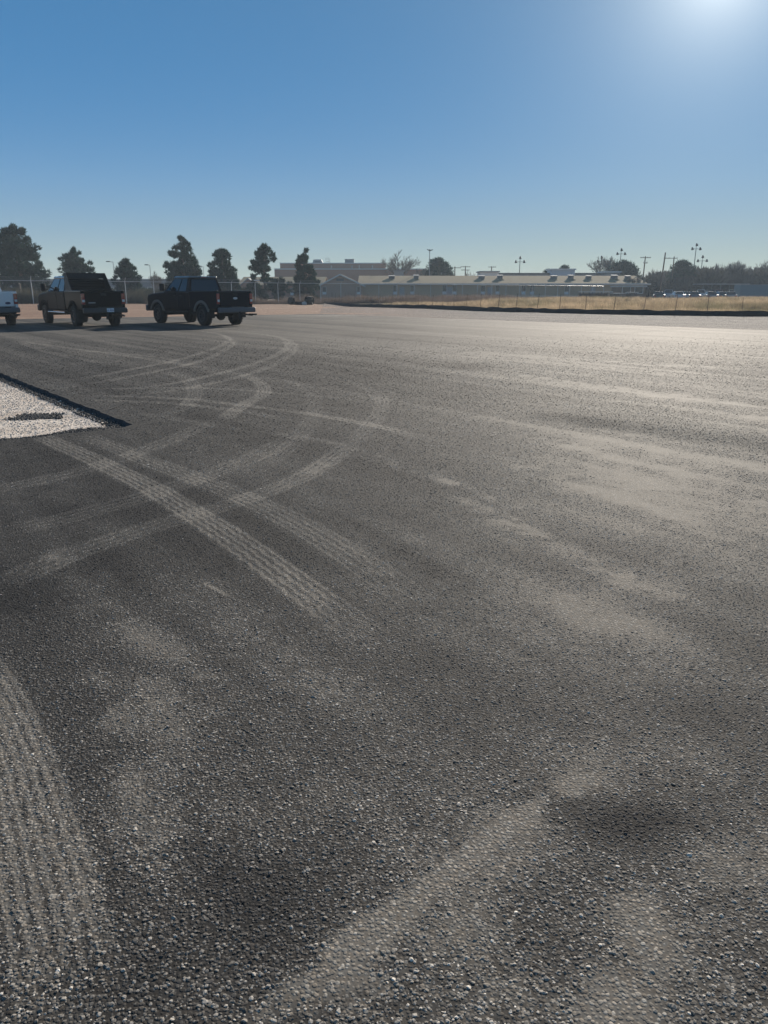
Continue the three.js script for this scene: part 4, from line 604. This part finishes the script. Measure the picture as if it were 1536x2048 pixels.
  quad(c.rl, c.trl, c.tfl, c.fl); quad(c.rr, c.fr, c.tfr, c.trr); quad(c.rl, c.rr, c.trr, c.trl); quad(c.fr, c.fl, c.tfl, c.tfr); quad(c.trl, c.trr, c.tfr, c.tfl);
  const cab = obj('cab', tris(P), paint, t);
  obj('roof', rbox(ft - rt + 0.10, 0.15, zt * 2 + 0.06, 0.072, (ft + rt) / 2, y1 - 0.01, 0), o.top ?? paint, t);
  const split = 0.42;
  for (const [q, k] of [[L, -1], [Rr, 1]]) { pane('window', q, split + 0.03, 0.93, 0.06, 0.92, V(0, 0, k), carGlass, cab); pane('window', q, o.crew ? 0.06 : 0.10, split - 0.03, 0.06, 0.92, V(0, 0, k), carGlass, cab); }
  pane('rear_window', B, 0.07, 0.93, 0.12, 0.88, V(-1, 0, 0), carGlass, cab); pane('windshield', F, 0.05, 0.95, 0.06, 0.95, V(1, 0, 0), carGlass, cab);
  // bumpers, hitch and what shows below
  obj('rear_bumper', [rbox(0.2, 0.22, 1.92, 0.05, -1.40, 0.70, 0), box(0.12, 0.04, 0.7, -1.44, 0.82, 0)], o.bumper ?? M.darkGrey, t);
  obj('front_bumper', [rbox(0.22, 0.3, 1.96, 0.06, 5.0 + E, 0.72, 0)], o.bumper ?? M.darkGrey, t); obj('grille', [rbox(0.06, 0.36, 1.1, 0.02, 4.94 + E, 1.12, 0), ...[0, 1, 2].map((i) => box(0.04, 0.05, 1.1, 4.98 + E, 1.0 + i * 0.12, 0))], chrome, t);
  obj('hitch', [box(0.3, 0.09, 0.09, -1.5, 0.5, 0), box(0.06, 0.24, 0.1, -1.58, 0.44, 0), new THREE.SphereGeometry(0.04, 10, 8).translate(-1.62, 0.6, 0)], chassis, t);
  obj('axle', [bar(V(0, R, -0.7), V(0, R, 0.7), 0.06, 0.06, 10), new THREE.SphereGeometry(0.21, 16, 12).translate(0, R - 0.02, 0.05), bar(V(WB, R, -0.7), V(WB, R, 0.7), 0.06, 0.06, 10)], chassis, t);
  obj('frame', [box(6.0 + E, 0.16, 0.1, 1.75 + E / 2, 0.66, -0.42), box(6.0 + E, 0.16, 0.1, 1.75 + E / 2, 0.66, 0.42), box(1.6, 0.26, 0.7, 2.3, 0.56, 0.25), box(0.1, 0.14, 1.1, -1.1, 0.6, 0), box(1.2, 0.24, 0.4, 1.4, 0.62, -0.55)], chassis, t);
  obj('spare_tyre', new THREE.TorusGeometry(0.3, 0.11, 10, 24).rotateX(Math.PI / 2).translate(-0.75, 0.66, 0), M.rubber, t);
  obj('exhaust', bar(V(-0.5, 0.52, 0.62), V(-1.42, 0.46, 0.8), 0.045, 0.045, 10), chrome, t);
  if (o.hook) obj('bumper_step', rbox(0.34, 0.07, 0.22, 0.02, -1.5, 0.5, 0.78), chassis, t);
  if (o.plate) { const g = new THREE.PlaneGeometry(0.305, 0.152).rotateY(-Math.PI / 2).translate(-1.516, 0.71, 0.18); const pl = obj('licence_plate', rbox(0.012, 0.16, 0.315, 0.005, -1.507, 0.71, 0.18), M.white, t); obj('plate_print', g, new THREE.MeshStandardMaterial({ map: plateTexture(o.plate), roughness: 0.5 }), pl); }
  if (o.rack) {
    const k = obj('headache_rack', [box(0.05, 0.06, 1.78, 0.94, 2.27, 0), box(0.05, 0.06, 1.78, 0.94, 1.55, 0), box(0.05, 0.74, 0.06, 0.94, 1.9, -0.87), box(0.05, 0.74, 0.06, 0.94, 1.9, 0.87), box(0.03, 0.2, 1.7, 0.94, 2.15, 0), ...[0, 1, 2, 3, 4, 5].map((i) => box(0.025, 0.05, 1.7, 0.94, 1.64 + i * 0.075, 0, 0, 0, 0.5))], o.rack, t);
    for (const s of [-1, 1]) obj('rack_wing', extrude([[0.94, 1.52], [0.94, 2.3], [0.78, 2.3], [0.02, 1.52]], 0.04, 0.008).translate(0, 0, s * 0.88), o.rack, k);
    obj('rack_mesh', box(0.012, 0.42, 1.68, 0.955, 1.8, 0), M.black, k);
  }
  if (o.roofLights) for (const z of [-0.5, -0.25, 0, 0.25, 0.5]) obj('roof_marker', rbox(0.12, 0.05, 0.1, 0.02, 2.42 + E, y1 + 0.07, z), amber, t);
  if (o.thirdBrake) obj('brake_light', rbox(0.05, 0.05, 0.3, 0.015, 1.2, 2.11, 0), tailRed, t);
  return t;
}
const gloss = phys([0.012, 0.012, 0.013], 0.25, { clearcoat: 1, clearcoatRoughness: 0.15 });
const rimGrey = mat([0.07, 0.07, 0.072], 0.5, { metalness: 0.5 });
const blackPaint = phys([0.007, 0.0075, 0.009], 0.3, { ior: 1.08, specularIntensity: 1 }), greyPaint = phys([0.014, 0.0155, 0.021], 0.3, { ior: 1.1, specularIntensity: 1 }), whitePaint = phys([0.72, 0.73, 0.74], 0.35, { clearcoat: 1, clearcoatRoughness: 0.1 }), mud = phys([0.015, 0.0135, 0.0135], 1, { specularIntensity: 0.15 });
pickup('white pickup truck cut off by the left edge, only its tail in view', -17, 651, 2.25, { paint: whitePaint, crew: true, badge: phys([0.01, 0.02, 0.09], 0.25), badgeY: 1.0, badgeZ: 0.52, bumper: M.darkGrey, hook: true });
pickup('black muddy crew-cab pickup truck with a headache rack behind its cab', 193, 651.2, 2.25, { paint: blackPaint, top: gloss, ext: 0.5, low: mud, lowDoor: phys([0.02, 0.018, 0.018], 0.4, { ior: 1.08 }), crew: true, rack: mat([0.014, 0.014, 0.015], 0.6), letters: true, plate: 'LZ 4096', bumper: mat([0.035, 0.036, 0.038], 0.4), flare: mud, step: chrome, roofLights: true });
pickup('dark grey extended-cab pickup truck with pale wheel flares, nearest the pines', 441, 649.8, 2.36, { paint: greyPaint, top: gloss, crew: false, badge: mat([0.42, 0.45, 0.48], 0.35, { metalness: 0.5 }), badgeY: 1.2, bumper: mat([0.10, 0.105, 0.115], 0.5), flare: mat([0.16, 0.145, 0.13], 0.7), hook: true, thirdBrake: true });
function car(label, px, Z, turn, color, kind = 'sedan') {
  const x = (px - 768) * Z / 1545, t = thing('parked_car', label, 'car', [x, BASE, Z], turn, 'cars parked far off'), paint = phys(color, 0.3, { clearcoat: 1, clearcoatRoughness: 0.08 }), suv = kind === 'suv', W = 1.78, r = suv ? 0.36 : 0.32;
  obj('body', extrude((s) => { s.moveTo(-2.2, 0.32); s.lineTo(2.2, 0.3); s.lineTo(2.28, 0.55); s.lineTo(2.15, suv ? 0.95 : 0.8); s.lineTo(1.0, suv ? 1.08 : 0.95); s.lineTo(-1.6, suv ? 1.1 : 0.98); s.lineTo(-2.2, suv ? 1.1 : 0.95); s.lineTo(-2.3, 0.6); s.closePath(); return s; }, W, 0.07), paint, t);
  const y0 = suv ? 1.08 : 0.95, y1 = suv ? 1.72 : 1.42, z0 = 0.80, z1 = 0.6, xf = 1.05, xt = 0.3, xr = suv ? -2.1 : -1.65, xrt = suv ? -1.85 : -0.9, p = V;
  const c = [p(xr, y0, -z0), p(xf, y0, -z0), p(xt, y1, -z1), p(xrt, y1, -z1)], d = [p(xr, y0, z0), p(xf, y0, z0), p(xt, y1, z1), p(xrt, y1, z1)], P = [], quad = (a, b, e, f) => { for (const v of [a, b, e, a, e, f]) P.push(v.x, v.y, v.z); };
  quad(c[0], c[3], c[2], c[1]); quad(...d); quad(c[0], d[0], d[3], c[3]); quad(d[1], c[1], c[2], d[2]); quad(c[3], d[3], d[2], c[2]);
  const cab = obj('cab', tris(P), paint, t); pane('window', c, 0.08, 0.92, 0.1, 0.88, V(0, 0, -1), carGlass, cab); pane('window', d, 0.08, 0.92, 0.1, 0.88, V(0, 0, 1), carGlass, cab); pane('rear_window', [c[0], d[0], d[3], c[3]], 0.08, 0.92, 0.1, 0.88, V(-1, 0, 0), carGlass, cab); pane('windshield', [d[1], c[1], c[2], d[2]], 0.06, 0.94, 0.06, 0.94, V(1, 0, 0), carGlass, cab);
  for (const ax of [-1.35, 1.38]) for (const k of [-1, 1]) { const w = obj('wheel', new THREE.CylinderGeometry(r, r, 0.22, 20).rotateX(Math.PI / 2).translate(ax, r, k * 0.82), M.rubber, t); obj('rim', new THREE.CylinderGeometry(r * 0.6, r * 0.6, 0.03, 16).rotateX(Math.PI / 2).translate(ax, r, k * 0.935), M.paleMetal, w); }
  for (const k of [-1, 1]) { obj('tail_light', rbox(0.05, 0.16, 0.3, 0.02, -2.26, 0.74, k * 0.66), tailRed, t); obj('headlight', rbox(0.06, 0.14, 0.36, 0.02, 2.22, 0.66, k * 0.62), lampClear, t); }
}
car('dark green car just right of the brown shed', 1318, 120, 1.3, [0.03, 0.05, 0.04]);
car('pale car behind the straw grass, left of the white hatchback', 1338, 134, 1.2, [0.28, 0.28, 0.3], 'suv');
car('white hatchback near the foot of the dark round tree', 1356, 126, 1.4, [0.5, 0.5, 0.5]);
car('silver car in the back row behind the white hatchback', 1372, 138, 1.25, [0.2, 0.21, 0.22]);
car('dark blue car in the middle of the car row', 1388, 120, 1.3, [0.03, 0.04, 0.08]);
car('silver grey car with the brightest sun glint, front row', 1422, 118, 1.35, [0.16, 0.17, 0.18]);
car('white tall car in the back row left under the carport', 1402, 138, 1.2, [0.45, 0.45, 0.45], 'suv');
car('black tall car in the back row under the carport', 1418, 140, 1.3, [0.03, 0.03, 0.03], 'suv');
car('red-brown car in the back row right under the carport', 1436, 139, 1.25, [0.2, 0.06, 0.04], 'suv');
car('blue-green car in the front row, second left of the box trailer', 1443, 121, 1.45, [0.08, 0.14, 0.16]);
car('grey car beside the left end of the box trailer', 1462, 119, 1.2, [0.2, 0.2, 0.21]);
car('pale gold car in the back row above the grey car', 1464, 138, 1.25, [0.4, 0.35, 0.26], 'suv');
car('white van-like car parked behind the fence between the two dark pickups', 258, 112, 0.4, [0.75, 0.75, 0.75], 'suv');
car('silver car parked behind the fence right of the white one, between the dark pickups', 279, 114, 0.3, [0.5, 0.51, 0.53]);
car('grey car parked behind the fence between the white and the black pickup', 60, 108, 0.2, [0.28, 0.3, 0.32]);
// ---------------------------------------------------------------- discarded tyres and rubbish at the end of the dirt strip
function looseTyre(label, px, Z, R, W, tilt, turn, y = 0) { const x = (px - 768) * Z / 1545, t = thing('discarded_tyre', label, 'tyre', [x, y - 0.06, Z], turn, 'old tyres dumped at the fence'); const g = (pts) => new THREE.LatheGeometry(pts.map(([a, b]) => new THREE.Vector2(a, b)), 28).rotateX(Math.PI / 2).rotateX(tilt); const h = Math.abs(Math.cos(tilt)) * R + Math.abs(Math.sin(tilt)) * W / 2; obj('tread', g([[R * 0.93, -W / 2], [R, -W * 0.36], [R, W * 0.36], [R * 0.93, W / 2]]).translate(0, h, 0), M.rubber, t); obj('sidewall', g([[R * 0.55, -W * 0.3], [R * 0.6, -W * 0.44], [R * 0.8, -W / 2], [R * 0.93, -W / 2]]).translate(0, h, 0), M.rubber, t); obj('sidewall', g([[R * 0.93, W / 2], [R * 0.8, W / 2], [R * 0.6, W * 0.44], [R * 0.55, W * 0.3], [R * 0.55, -W * 0.3]]).translate(0, h, 0), M.rubber, t); }
looseTyre('dark tyre standing on edge, left end of the tyre dump', 582, 86, 0.42, 0.5, 0.12, 1.2);
looseTyre('dark tyre lying flat between two standing tyres', 594, 86.5, 0.44, 0.3, 1.5, 0);
looseTyre('dark tyre lying flat beside the pale rubbish', 602, 86, 0.42, 0.28, 1.45, 0.5);
looseTyre('largest dark tyre standing on edge, right end of the tyre dump', 616, 86, 0.46, 0.6, -0.1, -1.1);
looseTyre('second dark tyre standing right beside the largest one', 622, 86.6, 0.44, 0.45, 0.1, 1.3);
{ const x = (608.5 - 768) * 86 / 1545, t = thing('rubbish_sack', 'crumpled pale rubbish sack leaning on the largest dumped tyre', 'sack', [x, -0.08, 85.6]), g = new THREE.IcosahedronGeometry(0.24, 3), p = g.attributes.position; for (let i = 0; i < p.count; i++) { const k = 0.75 + 0.5 * fbm(p.getX(i) * 4 + 9, p.getY(i) * 4 + p.getZ(i) * 5, 3); p.setXYZ(i, p.getX(i) * k * 1.2, Math.max(-0.2, p.getY(i) * k), p.getZ(i) * k); } g.computeVertexNormals(); obj('bag', g.translate(0, 0.16, 0), M.concrete, t); obj('knot', bar(V(0.05, 0.32, 0), V(0.1, 0.46, 0.02), 0.02, 0.05, 8), M.concrete, t); }
{ const [x, h] = S(37, 568, 84), t = thing('timber_post', 'dark weathered timber post behind the white pickup tail', 'post', [x, 0.1, 84]); obj('shaft', box(0.34, h - 0.1, 0.3, 0, (h - 0.1) / 2, 0), M.darkWood, t); obj('cap', extrude([[-0.2, 0], [0.2, 0], [0, 0.1]], 0.36).translate(0, h - 0.1, 0), M.darkWood, t); }
renderer.render(scene, camera);
